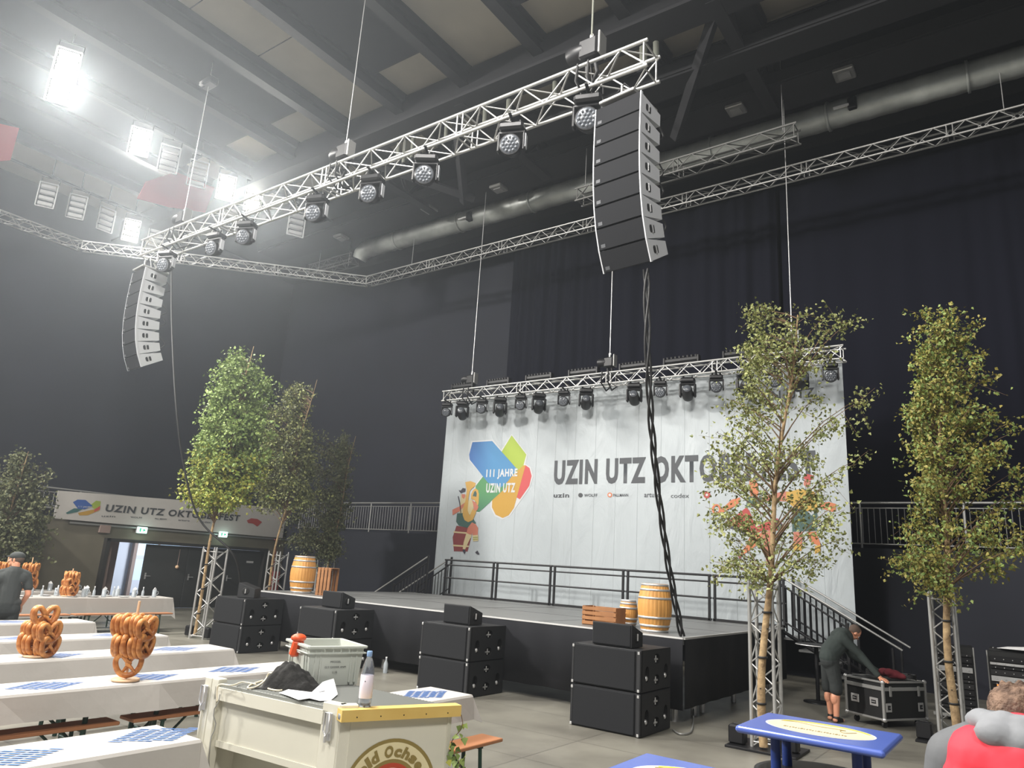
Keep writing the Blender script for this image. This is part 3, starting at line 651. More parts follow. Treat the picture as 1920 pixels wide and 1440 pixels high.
for k, (pa, pb) in enumerate(((852, 890), (918, 957), (990, 1036), (1070, 1122), (1165, 1215), (1248, 1312), (1360, 1425))):
    xa = on_y(pa, 720, YT).x; xb = on_y(pb, 720, YT).x; xm = (xa+xb)/2; w = xb-xa
    t = thing('light_batten', 'black LED batten with studs, %s on top of the banner truss' % order[k].split(',')[0], 'stage light', (xm, YT-.05, SZ+.17), 0, 'LED battens on top of the banner truss')
    a = mb('blk'); a.rbox((0, 0, .1), (w, .12, .1), .02); a.build('housing', t)
    a = mb('blk2')
    for q in range(8): a.lathe([(.03, 0), (.035, .05), (.02, .06)], ((q-3.5)*w/8.4, 0, .15), 8)
    a.build('lens', t)
    for q in (-1, 1): a = mb('blk'); a.rbox((q*w/2, 0, .08), (.05, .16, .2), .01); a.build('bracket', t)
# ---------------------------------------------------------------- stage
SX0, SX1, SY0, SY1, SZT = -14.3, -4.28, 10.45, 15.6, 1.176
t = thing('stage_platform', 'large raised stage with grey deck, bright front edge and black skirt', 'stage', (SX1, SY0, 0))
o = (SX1, SY0, 0)
def rel(m_, nm, par, og): ob = m_.build(nm, origin=og); ob.location = (0, 0, 0); ob.parent = par; return ob
a = mb('deck'); a.box(((SX0+SX1)/2, (SY0+SY1)/2, SZT-.05), (SX1-SX0, SY1-SY0, .1)); rel(a, 'deck', t, o)
a = mb('tape'); a.box(((SX0+SX1)/2, SY0-.012, SZT-.012), (SX1-SX0, .024, .024)); a.box((SX1+.012, (SY0+SY1)/2, SZT-.012), (.03, SY1-SY0, .03)); rel(a, 'edge_trim', t, o)
a = mb('blk')
for k in range(2, 8, 2): a.box((SX0+(SX1-SX0)*k/8, (SY0+SY1)/2, SZT+.001), (.005, SY1-SY0, .003))
for k in (2, 4): a.box(((SX0+SX1)/2, SY0+(SY1-SY0)*k/5, SZT+.001), (SX1-SX0, .005, .003))
rel(a, 'deck_joint', t, o)
def skirt(pa, pb, z0, z1, amp=.02):
    pa = Vector(pa); pb = Vector(pb); d = pb-pa; L = d.length; u = d.normalized(); nrm = u.cross(Vector((0, 0, 1))); n = int(L/.08); m_ = mb('skirt'); vs = []
    for i in range(n+1):
        p = pa+d*(i/n); q = amp*(math.sin(i*.9)+.6*math.sin(i*.37)); vs += [p+nrm*q*.9+Vector((0, 0, z0)), p+nrm*q*.25+Vector((0, 0, z1))]
    for i in range(len(vs)): pass
    N = len(vs); vs += [v-nrm*.012 for v in vs]; fs = []
    for i in range(n): a_ = 2*i; fs += [(a_, a_+2, a_+3, a_+1), (N+a_+1, N+a_+3, N+a_+2, N+a_), (a_, N+a_, N+a_+2, a_+2)]
    m_.add(vs, fs, True); return m_
rel(skirt((SX0, SY0-.03, 0), (SX1, SY0-.03, 0), .2, SZT-.03), 'front_skirt', t, o)
rel(skirt((SX1+.03, SY0, 0), (SX1+.03, SY1, 0), .22, SZT-.03, .012), 'side_skirt', t, o)
for (lx, ly) in [(x, SY0+.22) for x in (-13.6, -12, -10.4, -8.9, -6.1, -5.85, -4.5)]+[(-4.5, 11.4), (-4.5, 11.75), (-4.5, 13.2), (-4.5, 14.4), (-4.5, 15.3)]:
    a = mb('steel'); a.tube((lx, ly, 0), (lx, ly, SZT-.1), .045, n=10); rel(a, 'stage_leg', t, o)
# guard rail along the rear edge: separate panels, black
def stage_rail(label, x0, x1, y, z, h=.93):
    t = thing('stage_railing', label, 'railing', (x0, y, z), 0, 'black rail panels along the rear stage edge'); w = x1-x0
    a = mb('blk'); a.tube((0, 0, h), (w, 0, h), .024); a.build('top_rail', t)
    a = mb('blk'); a.tube((0, 0, h-.13), (w, 0, h-.13), .018); a.tube((0, 0, h*.5), (w, 0, h*.5), .02); a.build('middle_rail', t)
    a = mb('blk'); a.rbox((w/2, 0, .03), (w, .05, .05), .008); a.build('kick_rail', t)
    for x in (.05, w-.05): a = mb('blk'); a.rbox((x, 0, h/2), (.05, .05, h), .006); a.build('post', t)
YR = 15.5
xs = [on_y(px, 1080, YR).x for px in (832, 928, 1036, 1173, 1335, 1474)]
for k in range(5): stage_rail('black rail panel on the rear stage edge, ' + ['left end', 'second from the left end', 'middle one', 'second from the right end', 'right end by the stairs'][k], xs[k]+.01, xs[k+1]-.01, YR, SZT)
# stairs at both rear corners
def stairs(label, x0, y0, dirx, n=6, rise=.2, run=.28, w=1.0, sparse=False, silver=True):
    t = thing('stage_stairs', label, 'stairs', (x0, y0, 0)); L = n*run
    for k in range(n):
        a = mb('deck'); a.box((dirx*(k+.5)*run, w/2, SZT-(k+1)*rise+.0), (run*1.05, w, .04)); a.build('step', t)
    for yy in (0, w):
        a = mb('blk'); a.tube((0, yy, SZT-.05), (dirx*L, yy, .05), .035, n=4); a.build('stringer', t)
        a = mb('blk'); a.rbox((0, yy, SZT+.5), (.05, .05, 1.05), .005); a.rbox((dirx*L*.62, yy, SZT*.38+.45), (.05, .05, .95), .005); a.build('post', t)
        a = mb('blk'); nb = 11
        for k in range(1, nb): x = dirx*L*.62*k/nb; z = SZT-(abs(x)/L)*SZT; a.tube((x, yy, z), (x, yy, z+.84), .017, n=4)
        a.tube((0, yy, SZT+.84), (dirx*L*.62, yy, SZT*.38+.84), .02, n=6); a.tube((0, yy, SZT+.16), (dirx*L*.62, yy, SZT*.38+.16), .018, n=6); a.build('baluster_bars', t)
        a = mb('alu' if silver else 'alu2'); a.tube((0, yy, SZT+1.0), (dirx*L*1.08, yy, .98), .02, n=8); a.build('handrail', t)
        a = mb('blk'); a.rbox((dirx*L*1.0, yy, .5), (.04, .04, 1.0), .005); a.build('post', t)
    return t
stairs('black stairs with slanting rails down from the right rear stage corner', -4.3, 15.5, 1, run=.33)
stairs('black stairs with slanting silver handrails at the left rear stage corner', -13.75, 15.45, -1, run=.33)
# ---------------------------------------------------------------- stage banner
YN = 16.62
bl = on_y(842, 757, YN); br_ = on_y(1580, 690, YN); bx0 = on_y(813, 1060, YN).x; bx1 = on_y(1604, 1165, YN).x
bx0 = (bl.x+bx0)/2; bx1 = (br_.x+bx1)/2
t = thing('stage_banner', 'huge white stage banner printed with a festival title, colourful emblem and dancing figures', 'banner', (bx0, YN, .9)); BO = Vector((bx0, YN, .9))
a = mb('banner'); a.box(((bx0+bx1)/2, YN+.012, (.9+6.95)/2), (bx1-bx0, .02, 6.05)); rel(a, 'banner_sheet', t, BO)
for k in range(14):
    x = bx0+.3+(bx1-bx0-.6)*k/13; a = mb('cord'); a.tube((x, YN, 6.93), (x, YT+.16, 6.99), .008, n=5); rel(a, 'tie_cord', t, BO)
def printp(pts, key, d=.004, nm='emblem_print', par=None, Y=None, ear=True):
    """a printed shape lying on the banner sheet, outline measured on the sheet's plane"""
    vs = [on_y(px, py, YN) for px, py in pts]; 
    vs = [Vector((v.x, YN-d, v.z)) for v in vs]; m_ = mb(key)
    m_.add(vs, [tuple(range(len(vs)-1, -1, -1))]); ob = rel(m_, nm, t, BO); tri(ob); return ob
def tri(ob):
    bm = bmesh.new(); bm.from_mesh(ob.data); bmesh.ops.recalc_face_normals(bm, faces=bm.faces[:])
    for f in bm.faces:
        if f.normal.y > .2: f.normal_flip()
    bmesh.ops.triangulate(bm, faces=bm.faces[:], ngon_method='EAR_CLIP'); bm.to_mesh(ob.data); bm.free()
for k, (nm, c) in enumerate(dict(p_blue=(44, 96, 184), p_blue2=(62, 130, 200), p_lime=(176, 200, 58), p_olive=(150, 166, 60), p_green=(60, 130, 100), p_teal=(52, 112, 110), p_amber=(216, 164, 50), p_red=(222, 84, 74), p_tuba=(220, 172, 82), p_skin=(218, 128, 104), p_dgreen=(62, 98, 92), p_maroon=(140, 58, 60), p_cream=(226, 208, 160), p_dark=(60, 58, 72), p_or=(232, 132, 84), p_dress=(200, 66, 60), p_yel=(226, 178, 72), p_white=(232, 234, 236)).items()):
    M[nm] = mat(nm[2:]+'_ink', tuple(int(v*.76+10) for v in c), .55)
def grad(name, ca, cb, axis=2, lo=0., hi=1.):
    ca, cb = [tuple(int(v*.76+10) for v in q) for q in (ca, cb)]; m = mat(name, ca, .55); nt = m.node_tree; n = nt.nodes; l = nt.links
    tc = n.new('ShaderNodeTexCoord'); sp = n.new('ShaderNodeSeparateXYZ'); l.new(tc.outputs['Object'], sp.inputs[0])
    mr = n.new('ShaderNodeMapRange'); mr.inputs[1].default_value = lo; mr.inputs[2].default_value = hi; l.new(sp.outputs[axis], mr.inputs[0])
    mx = n.new('ShaderNodeMix'); mx.data_type = 'RGBA'; mx.inputs[6].default_value = (*lin(ca), 1); mx.inputs[7].default_value = (*lin(cb), 1)
    l.new(mr.outputs[0], mx.inputs[0]); l.new(mx.outputs[2], n['Principled BSDF'].inputs['Base Color']); return m
# printed colour blends of the emblem (ink, not light)
M['g_blue'] = grad('blue_blend_ink', (46, 84, 176), (70, 148, 206), 0, .6, 1.9)
M['g_lime'] = grad('lime_blend_ink', (222, 170, 48), (178, 204, 56), 2, 2.6, 4.0)
M['g_green'] = grad('green_blend_ink', (48, 100, 104), (84, 156, 96), 2, 1.9, 3.2)
M['g_red'] = grad('red_blend_ink', (214, 150, 52), (226, 76, 78), 2, 2.3, 3.1)
def z5(pts): return [(780+x/4, 640+y/4) for x, y in pts]
white_edge = printp(z5([(412, 748), (580, 738), (640, 815), (718, 695), (836, 850), (820, 922), (862, 945), (880, 1010), (852, 1100), (705, 1310), (650, 1336), (590, 1310), (560, 1245), (562, 1190), (470, 1290), (430, 1280), (440, 1080), (500, 1010), (395, 890)]), 'p_white', .003)
printp(z5([(640, 832), (718, 705), (828, 850), (806, 930), (735, 1040), (700, 1080), (640, 1000)]), 'g_lime', .004)
printp(z5([(820, 928), (852, 950), (868, 1010), (850, 1085), (780, 1185), (700, 1140), (740, 1040)]), 'g_red', .005)
printp(z5([(806, 930), (822, 930), (735, 1250), (695, 1305), (650, 1325), (598, 1300), (570, 1245), (572, 1190), (600, 1140), (700, 1030)]), 'p_amber', .006)
printp(z5([(502, 1015), (610, 960), (690, 1080), (640, 1130), (475, 1280), (440, 1275), (448, 1085)]), 'g_green', .007)
printp(z5([(424, 757), (572, 748), (760, 960), (690, 1050), (640, 1095), (540, 1060), (404, 888), (400, 850)]), 'g_blue', .008)
def ytext(nm, s, pa, pb, key, hpx, d, bold=0., par=None):
    """lettering on the banner between two measured base points, hpx tall in the photo"""
    A = on_y(pa[0], pa[1], YN); Bp = on_y(pb[0], pb[1], YN); top = on_y(pa[0], pa[1]-hpx, YN)
    A = Vector((A.x, YN-d, (A.z+Bp.z)/2)); return text(nm, s, t, key, A, (1, 0, 0), (0, 0, 1), Bp.x-A.x, top.z-on_y(pa[0], pa[1], YN).z, 0, bold, 0, origin=BO)
ytext('emblem_lettering', '111 JAHRE', (911.5, 899), (970, 897.5), 'p_white', 18.5, .011, .04)
ytext('emblem_lettering', 'UZIN UTZ', (911.5, 924.5), (966, 923), 'p_white', 17.5, .011, .04)
ytext('title_lettering', 'UZIN UTZ OKTOBERFEST', (1038, 909), (1531, 901), 'ink', 46, .005, .045)
ytext('sponsor_lettering', 'uzin', (1038, 933), (1067, 933), 'ink', 8, .005, .03)
ytext('sponsor_lettering', 'WOLFF', (1095, 932), (1120, 931), 'ink', 5.5, .005, .02)
ytext('sponsor_lettering', 'PALLMANN', (1150, 931.5), (1178, 931), 'ink', 5.5, .005, .02)
ytext('sponsor_lettering', 'arturo', (1208, 933), (1238, 932), 'ink', 8, .005, .01)
ytext('sponsor_lettering', 'codex', (1258, 934), (1292, 933), 'ink', 8, .005, .0)
ytext('sponsor_lettering', 'UZIN UTZ', (1405, 751), (1528, 748), 'ink', 17, .005, .02)
def disc(cx, cy, r, key, d=.005, nm='sponsor_mark'):
    printp([(cx+r*math.cos(k/20*6.283), cy+r*math.sin(k/20*6.283)) for k in range(20)], key, d, nm)
disc(1088.5, 928.5, 4.2, 'ink2'); disc(1143.5, 928, 4.6, 'p_or'); disc(1143.5, 928, 2.4, 'p_white', .007); disc(1325.5, 928, 6.5, 'p_dress'); disc(1325.5, 928, 2.4, 'p_white', .007)
def zt(pts): return [(820+x/7.2, 860+y/7.2) for x, y in pts]
F = 'figure_print'
printp(zt([(260, 905), (425, 935), (455, 1080), (410, 1255), (225, 1250), (208, 1060)]), 'p_maroon', .005, F)
printp(zt([(222, 980), (438, 998), (442, 1018), (218, 1000)]), 'p_cream', .006, F)
printp(zt([(212, 1160), (430, 1175), (428, 1195), (212, 1182)]), 'p_cream', .006, F)
printp(zt([(268, 738), (345, 735), (480, 800), (525, 870), (505, 885), (470, 860), (410, 935), (290, 905), (255, 850)]), 'p_dgreen', .007, F)
printp(zt([(470, 860), (520, 885), (552, 935), (548, 1030), (478, 1035), (472, 1000), (465, 1030), (395, 1005), (415, 930)]), 'p_skin', .008, F)
printp(zt([(395, 1005), (470, 1035), (420, 1130), (378, 1225), (345, 1220), (358, 1130)]), 'p_cream', .009, F)
printp(zt([(478, 1035), (552, 1028), (555, 1110), (485, 1118)]), 'p_cream', .009, F)
for yy in (1062, 1088): printp(zt([(483, yy), (550, yy-6), (550, yy+4), (483, yy+10)]), 'p_olive', .010, F)
printp(zt([(345, 1225), (378, 1228), (384, 1265), (368, 1290), (345, 1250)]), 'p_dark', .010, F)
printp(zt([(515, 1262), (545, 1240), (572, 1290), (550, 1296), (520, 1278)]), 'p_dark', .010, F)
printp(zt([(320, 480), (385, 480), (385, 590), (345, 735), (300, 735), (310, 620)]), 'p_cream', .006, F)
printp(zt([(330, 478), (378, 480), (380, 510), (360, 545), (335, 525)]), 'p_skin', .008, F)
printp(zt([(290, 425), (320, 430), (345, 395), (385, 405), (380, 445), (320, 468), (300, 445)]), 'p_dark', .009, F)
printp(zt([(205, 690), (300, 645), (385, 585), (380, 630), (300, 710), (208, 765)]), 'p_skin', .009, F)
printp(zt([(278, 508), (290, 505), (312, 600), (325, 730), (315, 732), (300, 610)]), 'p_dark', .010, F)
tub_ = []
printp(zt([(380, 318), (450, 302), (520, 330), (512, 372), (470, 402), (440, 440), (425, 520), (412, 700), (440, 770), (470, 700), (520, 640), (545, 560), (520, 480), (540, 430), (565, 470), (560, 600), (520, 740), (480, 830), (420, 858), (370, 830), (345, 760), (352, 660), (385, 560), (400, 420)]), 'p_tuba', .011, F)
printp(zt([(480, 430), (520, 400), (556, 430), (560, 520), (535, 600), (500, 560), (455, 540), (460, 480)]), 'p_tuba', .0105, F)
printp(zt([(500, 450), (520, 432), (535, 470), (530, 515), (480, 505)]), 'p_dgreen', .012, F)
printp(zt([(425, 560), (470, 550), (500, 600), (470, 740), (420, 770), (405, 700)]), 'p_cream', .010, F)
printp(zt([(470, 560), (520, 590), (560, 650), (540, 700), (500, 700), (490, 630)]), 'p_skin', .013, F)
def zd(pts): return [(1320+x/6.4, 870+y/6.4) for x, y in pts]
printp(zd([(520, 400), (700, 405), (690, 520), (505, 515)]), 'p_dgreen', .006, F)
printp(zd([(545, 200), (620, 190), (650, 260), (655, 340), (640, 390), (560, 385), (545, 290)]), 'p_or', .007, F)
printp(zd([(190, 560), (330, 430), (430, 400), (440, 440), (400, 490), (210, 590)]), 'p_or', .007, F)
ring = [(150+55*math.cos(k/16*6.283), 545+65*math.sin(k/16*6.283)) for k in range(17)]; ring2 = [(150+30*math.cos(k/16*6.283), 545+38*math.sin(k/16*6.283)) for k in range(16, -1, -1)]
printp(zd(ring+ring2), 'p_or', .008, F)
printp(zd([(690, 400), (940, 330), (1010, 330), (1010, 450), (760, 440), (690, 470)]), 'p_skin', .005, F)
printp(zd([(510, 520), (545, 560), (600, 700), (620, 760), (600, 840), (480, 790), (330, 740), (310, 680)]), 'p_dress', .008, F)
printp(zd([(265, 690), (310, 670), (345, 740), (480, 790), (585, 850), (540, 872), (400, 800), (300, 770)]), 'p_dark', .009, F)
printp(zd([(620, 760), (720, 710), (880, 650), (950, 730), (870, 800), (720, 790), (620, 840)]), 'p_dress', .008, F)
printp(zd([(870, 660), (950, 730), (880, 800), (865, 740)]), 'p_dark', .009, F)
printp(zd([(560, 840), (690, 830), (700, 920), (560, 1030), (440, 1110), (430, 1080), (520, 960)]), 'p_or', .007, F)
printp(zd([(680, 820), (860, 780), (850, 900), (800, 1080), (785, 1200), (755, 1200), (715, 1000), (700, 900)]), 'p_skin', .0085, F)
printp(zd([(410, 1105), (445, 1065), (462, 1100), (430, 1145)]), 'p_maroon', .009, F)
printp(zd([(740, 1190), (785, 1190), (800, 1250), (770, 1258)]), 'p_maroon', .0095, F)
printp(zd([(985, 340), (1150, 300), (1320, 330), (1370, 430), (1360, 540), (1230, 570), (1080, 520), (990, 450)]), 'p_yel', .007, F)
printp(zd([(1390, 470), (1500, 455), (1585, 480), (1580, 560), (1540, 575), (1400, 530)]), 'p_or', .007, F)
printp(zd([(1200, 200), (1280, 160), (1275, 260), (1235, 285), (1195, 250)]), 'p_skin', .007, F)
printp(zd([(1190, 170), (1240, 120), (1320, 140), (1310, 180), (1240, 200)]), 'p_dress', .008, F)
printp(zd([(1060, 520), (1230, 560), (1290, 620), (1350, 560), (1365, 640), (1350, 800), (1060, 810)]), 'p_dgreen', .008, F)
printp(zd([(1075, 815), (1180, 815), (1180, 960), (1075, 950)]), 'p_skin', .007, F)
printp(zd([(1240, 815), (1340, 810), (1400, 960), (1380, 985), (1270, 930)]), 'p_or', .007, F)
printp(zd([(1060, 950), (1180, 960), (1170, 1045), (1080, 1035)]), 'p_yel', .008, F)
printp(zd([(1330, 985), (1400, 970), (1400, 1050), (1330, 1080)]), 'p_yel', .008, F)
# ---------------------------------------------------------------- long sign on the left gallery edge
XS = XL+.12
q = [on_x(*p, XS) for p in ((100, 973), (508, 1006), (554, 950), (113, 923))]
zb = 2.6; t = thing('wall_sign', 'long white sign hanging on the left gallery edge above the dark doors', 'sign', (XS, q[0].y, zb)); SO = Vector((XS, q[0].y, zb))
Ls = on_x(530, 1008, XS).y-q[0].y; zl, zr = 3.42, 3.72
a = mb('white'); a.add([(XS+d, yy, zz) for d in (-.03, 0) for yy, zz in ((SO.y, zb), (SO.y+Ls, zb-.02), (SO.y+Ls, zr), (SO.y-.03, zl))], [(3, 2, 1, 0), (4, 5, 6, 7), (0, 1, 5, 4), (1, 2, 6, 5), (2, 3, 7, 6), (3, 0, 4, 7)]); rel(a, 'sign_sheet', t, SO)
def sprint(pts, key, d, nm='emblem_print'):
    vs = [on_x(px, py, XS) for px, py in pts]; vs = [Vector((XS+d, v.y, v.z)) for v in vs]; m_ = mb(key); m_.add(vs, [tuple(range(len(vs)))]); ob = rel(m_, nm, t, SO)
    bm = bmesh.new(); bm.from_mesh(ob.data)
    for f in bm.faces:
        f.normal_update()
        if f.normal.x < 0: f.normal_flip()
    bmesh.ops.triangulate(bm, faces=bm.faces[:], ngon_method='EAR_CLIP'); bm.to_mesh(ob.data); bm.free()
def z6(pts): return [(70+x*.28646, 880+y*.28646) for x, y in pts]
sprint(z6([(345, 235), (385, 205), (415, 210), (410, 245), (370, 260)]), 'p_lime', .004)
sprint(z6([(370, 262), (412, 240), (408, 268), (330, 300), (275, 302), (265, 285)]), 'p_amber', .005); sprint(z6([(375, 262), (412, 238), (408, 262), (370, 280)]), 'p_red', .006)
sprint(z6([(185, 285), (240, 255), (300, 258), (260, 280), (195, 293)]), 'p_teal', .006)
sprint(z6([(232, 215), (262, 198), (315, 200), (362, 240), (310, 262), (265, 258)]), 'p_blue', .007)
def stext(nm, s, a_, b_, hpx, key, bold=0., shear=.0):
    A = on_x(*a_, XS); Bq = on_x(*b_, XS); T_ = on_x(a_[0], a_[1]-hpx, XS); A = Vector((XS+.008, A.y, A.z)); d = Vector((0, Bq.y-A.y, Bq.z-A.z))
    text(nm, s, t, key, A, d, (0, -d.z/d.length, d.y/d.length), d.length, T_.z-A.z, 0, bold, shear, origin=SO)
stext('sign_lettering', 'UZIN UTZ OKTOBERFEST', (196, 959), (448, 977.5), 14, 'ink2', .035, .12)
stext('emblem_lettering', '111 JAHRE', (146, 952), (171, 953.5), 4, 'p_white', .01, .1)
for i, (a_, b_, s) in enumerate((((190, 969), (216, 970), 'uzin'), ((244, 971), (266, 972.5), 'WOLFF'), ((290, 974), (312, 975), 'PALLMANN'), ((334, 976.5), (355, 978), 'arturo'), ((375, 979.5), (395, 981), 'codex'))): stext('sponsor_lettering', s, a_, b_, 3, 'ink', .02)
sprint(z6([(1370, 335), (1400, 320), (1440, 325), (1470, 345), (1440, 375), (1410, 355), (1380, 352)]), 'p_dress', .005, 'figure_print')
# ---------------------------------------------------------------- fittings on the left wall
for px, py, lbl in ((267, 994, 'lit green-white exit sign above the open door'), (419, 1002, 'lit green-white exit sign above the closed dark doors')):
    p = on_x(px, py, XL+.14); t = thing('exit_sign', lbl, 'exit sign', p, 0, 'exit signs over the doors'); a = mb('lampfr'); a.rbox((-.05, 0, 0), (.06, .36, .22), .01); a.build('housing', t)
    a = mb('exitg'); a.rbox((-.01, 0, 0), (.03, .33, .19), .008); pn = a.build('sign_panel', t)
    a = mb('exgreen'); a.box((.008, -.07, 0), (.004, .05, .12)); a.add([(.009, .02, .05), (.009, .12, .0), (.009, .02, -.05)], [(0, 1, 2)]); a.build('pictogram', pn)
    d = bpy.data.lights.new('exit_sign_glow', 'POINT'); d.energy = 4; d.color = (.7, 1, .9); d.shadow_soft_size = .15; o_ = bpy.data.objects.new('exit_sign_glow', d); COL.objects.link(o_); o_.location = p+Vector((.2, 0, -.1))
p = on_x(196, 992, XL+.05); a = mb('lobbyw'); a.rbox((0, 0, 0), (.1, .34, .24), .01); o_ = a.build('junction_box'); o_.location = p; tag(o_, 'pale square box under the long sign near its left end', 'box')
p0 = on_x(519, 1012, XL+.1); p1 = on_x(511, 1074, XL+.1); wire('red_pipe', 'dark red pipe down the wall right of the doors', [p0+Vector((0, -.1, .0)), p0, p1], .03, 'fire', 'pipe')
p = on_x(513, 1092, XL+.15); a = mb('fire'); a.rbox((0, 0, 0), (.2, .35, .8), .02); o_ = a.build('hose_cabinet'); o_.location = (p.x, p.y, p.z); tag(o_, 'dark red hose cabinet at the foot of the wall behind the left barrel', 'cabinet')
p0 = on_x(338, 1030, XL+.05); p1 = on_x(332, 1063, XL+.08); t = thing('ceiling_strap', 'pale hanging pull handle on a strap before the dark doors', 'handle', p1); a = mb('lobbyw'); a.tube((0, 0, 0), p0-p1, .012); a.build('strap', t); a = mb('palew'); a.ball((0, 0, 0), .06); a.build('grip', t)
# ================================================================== THINGS ON THE FLOOR
def holed_plate(m_, P, W_, Hh, cells, th=.02, key='cab'):
    """plate of thickness th made of rectangular cells, each with a round-ended hole; P maps (u,v,w)"""
    for (u0, v0, u1, v1, cu, cv, ru, rv) in cells:
        N = 24; out = []; inn = []
        for k in range(N):
            a = 2*math.pi*k/N+math.pi/4; c, s = math.cos(a), math.sin(a); sc = min((u1-cu)/c if c > 1e-6 else ((u0-cu)/c if c < -1e-6 else 9e9), (v1-cv)/s if s > 1e-6 else ((v0-cv)/s if s < -1e-6 else 9e9))
            out.append((cu+c*sc, cv+s*sc)); inn.append((cu+ru*c, cv+rv*s))
        # snap nearest samples onto the cell corners
        for X_, Y_ in ((u0, v0), (u1, v0), (u1, v1), (u0, v1)):
            j = min(range(N), key=lambda q: (out[q][0]-X_)**2+(out[q][1]-Y_)**2); out[j] = (X_, Y_)
        vs = [P(u, v, th) for u, v in out]+[P(u, v, th) for u, v in inn]+[P(u, v, -.05) for u, v in inn]
        m_.use(key); m_.add(vs, [(k, (k+1) % N, N+(k+1) % N, N+k) for k in range(N)])
        m_.use('hole'); m_.add(vs[N:], [(k, (k+1) % N, N+(k+1) % N, N+k) for k in range(N)]); m_.add(vs[2*N:], [tuple(range(N))])
def subwoofer(label, loc, rz, w=1.06, d=.98, h=.53):
    """front-left corner frame: local x along the plain front, +x end is the handled side; front faces -y"""
    t = thing('subwoofer', label, 'subwoofer speaker', loc, rz, 'stacked subwoofers before the stage')
    a = mb('cab'); a.rbox((0, 0, h/2), (w-.15, d-.02, h-.012), .006)
    for sx in (-1, 1):
        for z in (.014, h-.014): a.box((sx*(w/2-.045), 0, z), (.07, d-.03, .016))
        for y in (-d/2+.012, d/2-.012): a.box((sx*(w/2-.045), y, h/2), (.07, .012, h-.02))
    a.build('cabinet', t)
    a = mb('grille'); a.rbox((-.03, -d/2+.0, h/2), (w-.12, .03, h-.035), .01); a.build('front_grille', t)
    a = mb('cab'); a.rbox((w/2-.035, -d/2+.005, h/2), (.06, .05, h-.02), .01); a.build('corner_rail', t); a = mb('cab'); a.rbox((-w/2+.02, -d/2+.005, h/2), (.04, .05, h-.02), .01); a.build('corner_rail', t)
    for sx in (1, -1):
        a = MB(); P = lambda u, v, q, sx=sx: Vector((sx*(w/2-.02+q), sx*u, v))
        D = d/2-.02; c1, c2 = D*.36, D
        cells = [(-D, .012, -c1, h-.012, -D*.66, h*.42, .065, .10), (-c1, .012, c1, h/2, 0, h*.26, .09, .065), (-c1, h/2, c1, h-.012, 0, h*.76, .09, .065), (c1, .012, D, h-.012, D*.66, h*.42, .065, .10)]
        holed_plate(a, P, d, h, cells); side = a.build('side_panel', t)
        for (_, _, _, _, cu, cv, ru, rv) in cells:
            a = mb('steel'); b = mb('alu2')
            if ru < rv: a.ball(P(cu, cv-rv*.55, -.0), (.025, .032, .035), 10, 6)
            else: a.tube(P(cu-.05, cv-.01, .0), P(cu+.05, cv-.01, .0), .014, n=8); a.tube(P(cu-.0, cv-.05, .0), P(cu, cv+.04, .0), .010, n=8)
            a.build('handle', side)
    a = mb('steel')
    for x in (-w/2+.02, w/2-.035):
        for z in (.03, h-.04): a.rbox((x, -d/2-.018, z), (.03, .012, .035), .003)
    a.build('latch', t)
    return t
def front_fill(label, loc, rz, w=.52, d=.34, h=.30):
    t = thing('front_fill_speaker', label, 'speaker', loc, rz, 'small speakers on the subwoofer stacks')
    a = mb('cab'); a.add([(x, y, z) for x in (-w/2, w/2) for y, z in ((-d/2, 0), (d/2, 0), (d/2, h*.62), (-d/2, h))], [(3, 2, 1, 0), (4, 5, 6, 7), (0, 1, 5, 4), (1, 2, 6, 5), (2, 3, 7, 6), (3, 0, 4, 7)]); bevel(a.build('cabinet', t), .008)
    a = mb('grille'); a.rbox((0, -d/2-.005, h/2), (w-.03, .02, h-.03), .006); a.build('front_grille', t)
    for sx in (1, -1):
        a = mb('hole'); a.lathe([(.075, -.004), (.075, .004), (.06, .006)], (sx*w/2, -.02, h*.45), 20, Vector((sx, 0, 0)).to_track_quat('Z', 'Y')); a.use('steel').tube((sx*(w/2+.012), -.02, h*.3), (sx*(w/2+.012), -.02, h*.6), .012, n=8); a.build('handle', t)
    return t
stk = [((-4.33, 9.18), 0.0, 'rightmost'), ((-7.40, 9.48), .0, 'second from the right'), ((-10.55, 9.50), -.0, 'third from the right'), ((-13.25, 9.46), -.0, 'leftmost')]
for (cx, cy), rz, lbl in stk:
    w, d = (1.04, .95); c = Vector((cx-w/2, cy+d/2, 0))
    subwoofer('lower big black subwoofer of the %s stack before the stage' % lbl, c, rz, w, d)
    subwoofer('upper big black subwoofer of the %s stack before the stage' % lbl, c+Vector((0, 0, .53)), rz, w, d)
fp = [(-.06, -.22, 0, 'right'), (-.05, -.12, 0, 'second'), (-.1, .0, 0, 'third'), (-.02, -.1, -.85, 'left')]
for ((cx, cy), rz, lbl), (dx, dy, r2, _) in zip(stk, fp):
    front_fill('small black wedge speaker on top of the %s subwoofer stack' % lbl, Vector((cx-.42+dx, cy+.46+dy, 1.062)), r2, .60 if lbl == 'rightmost' else .56)
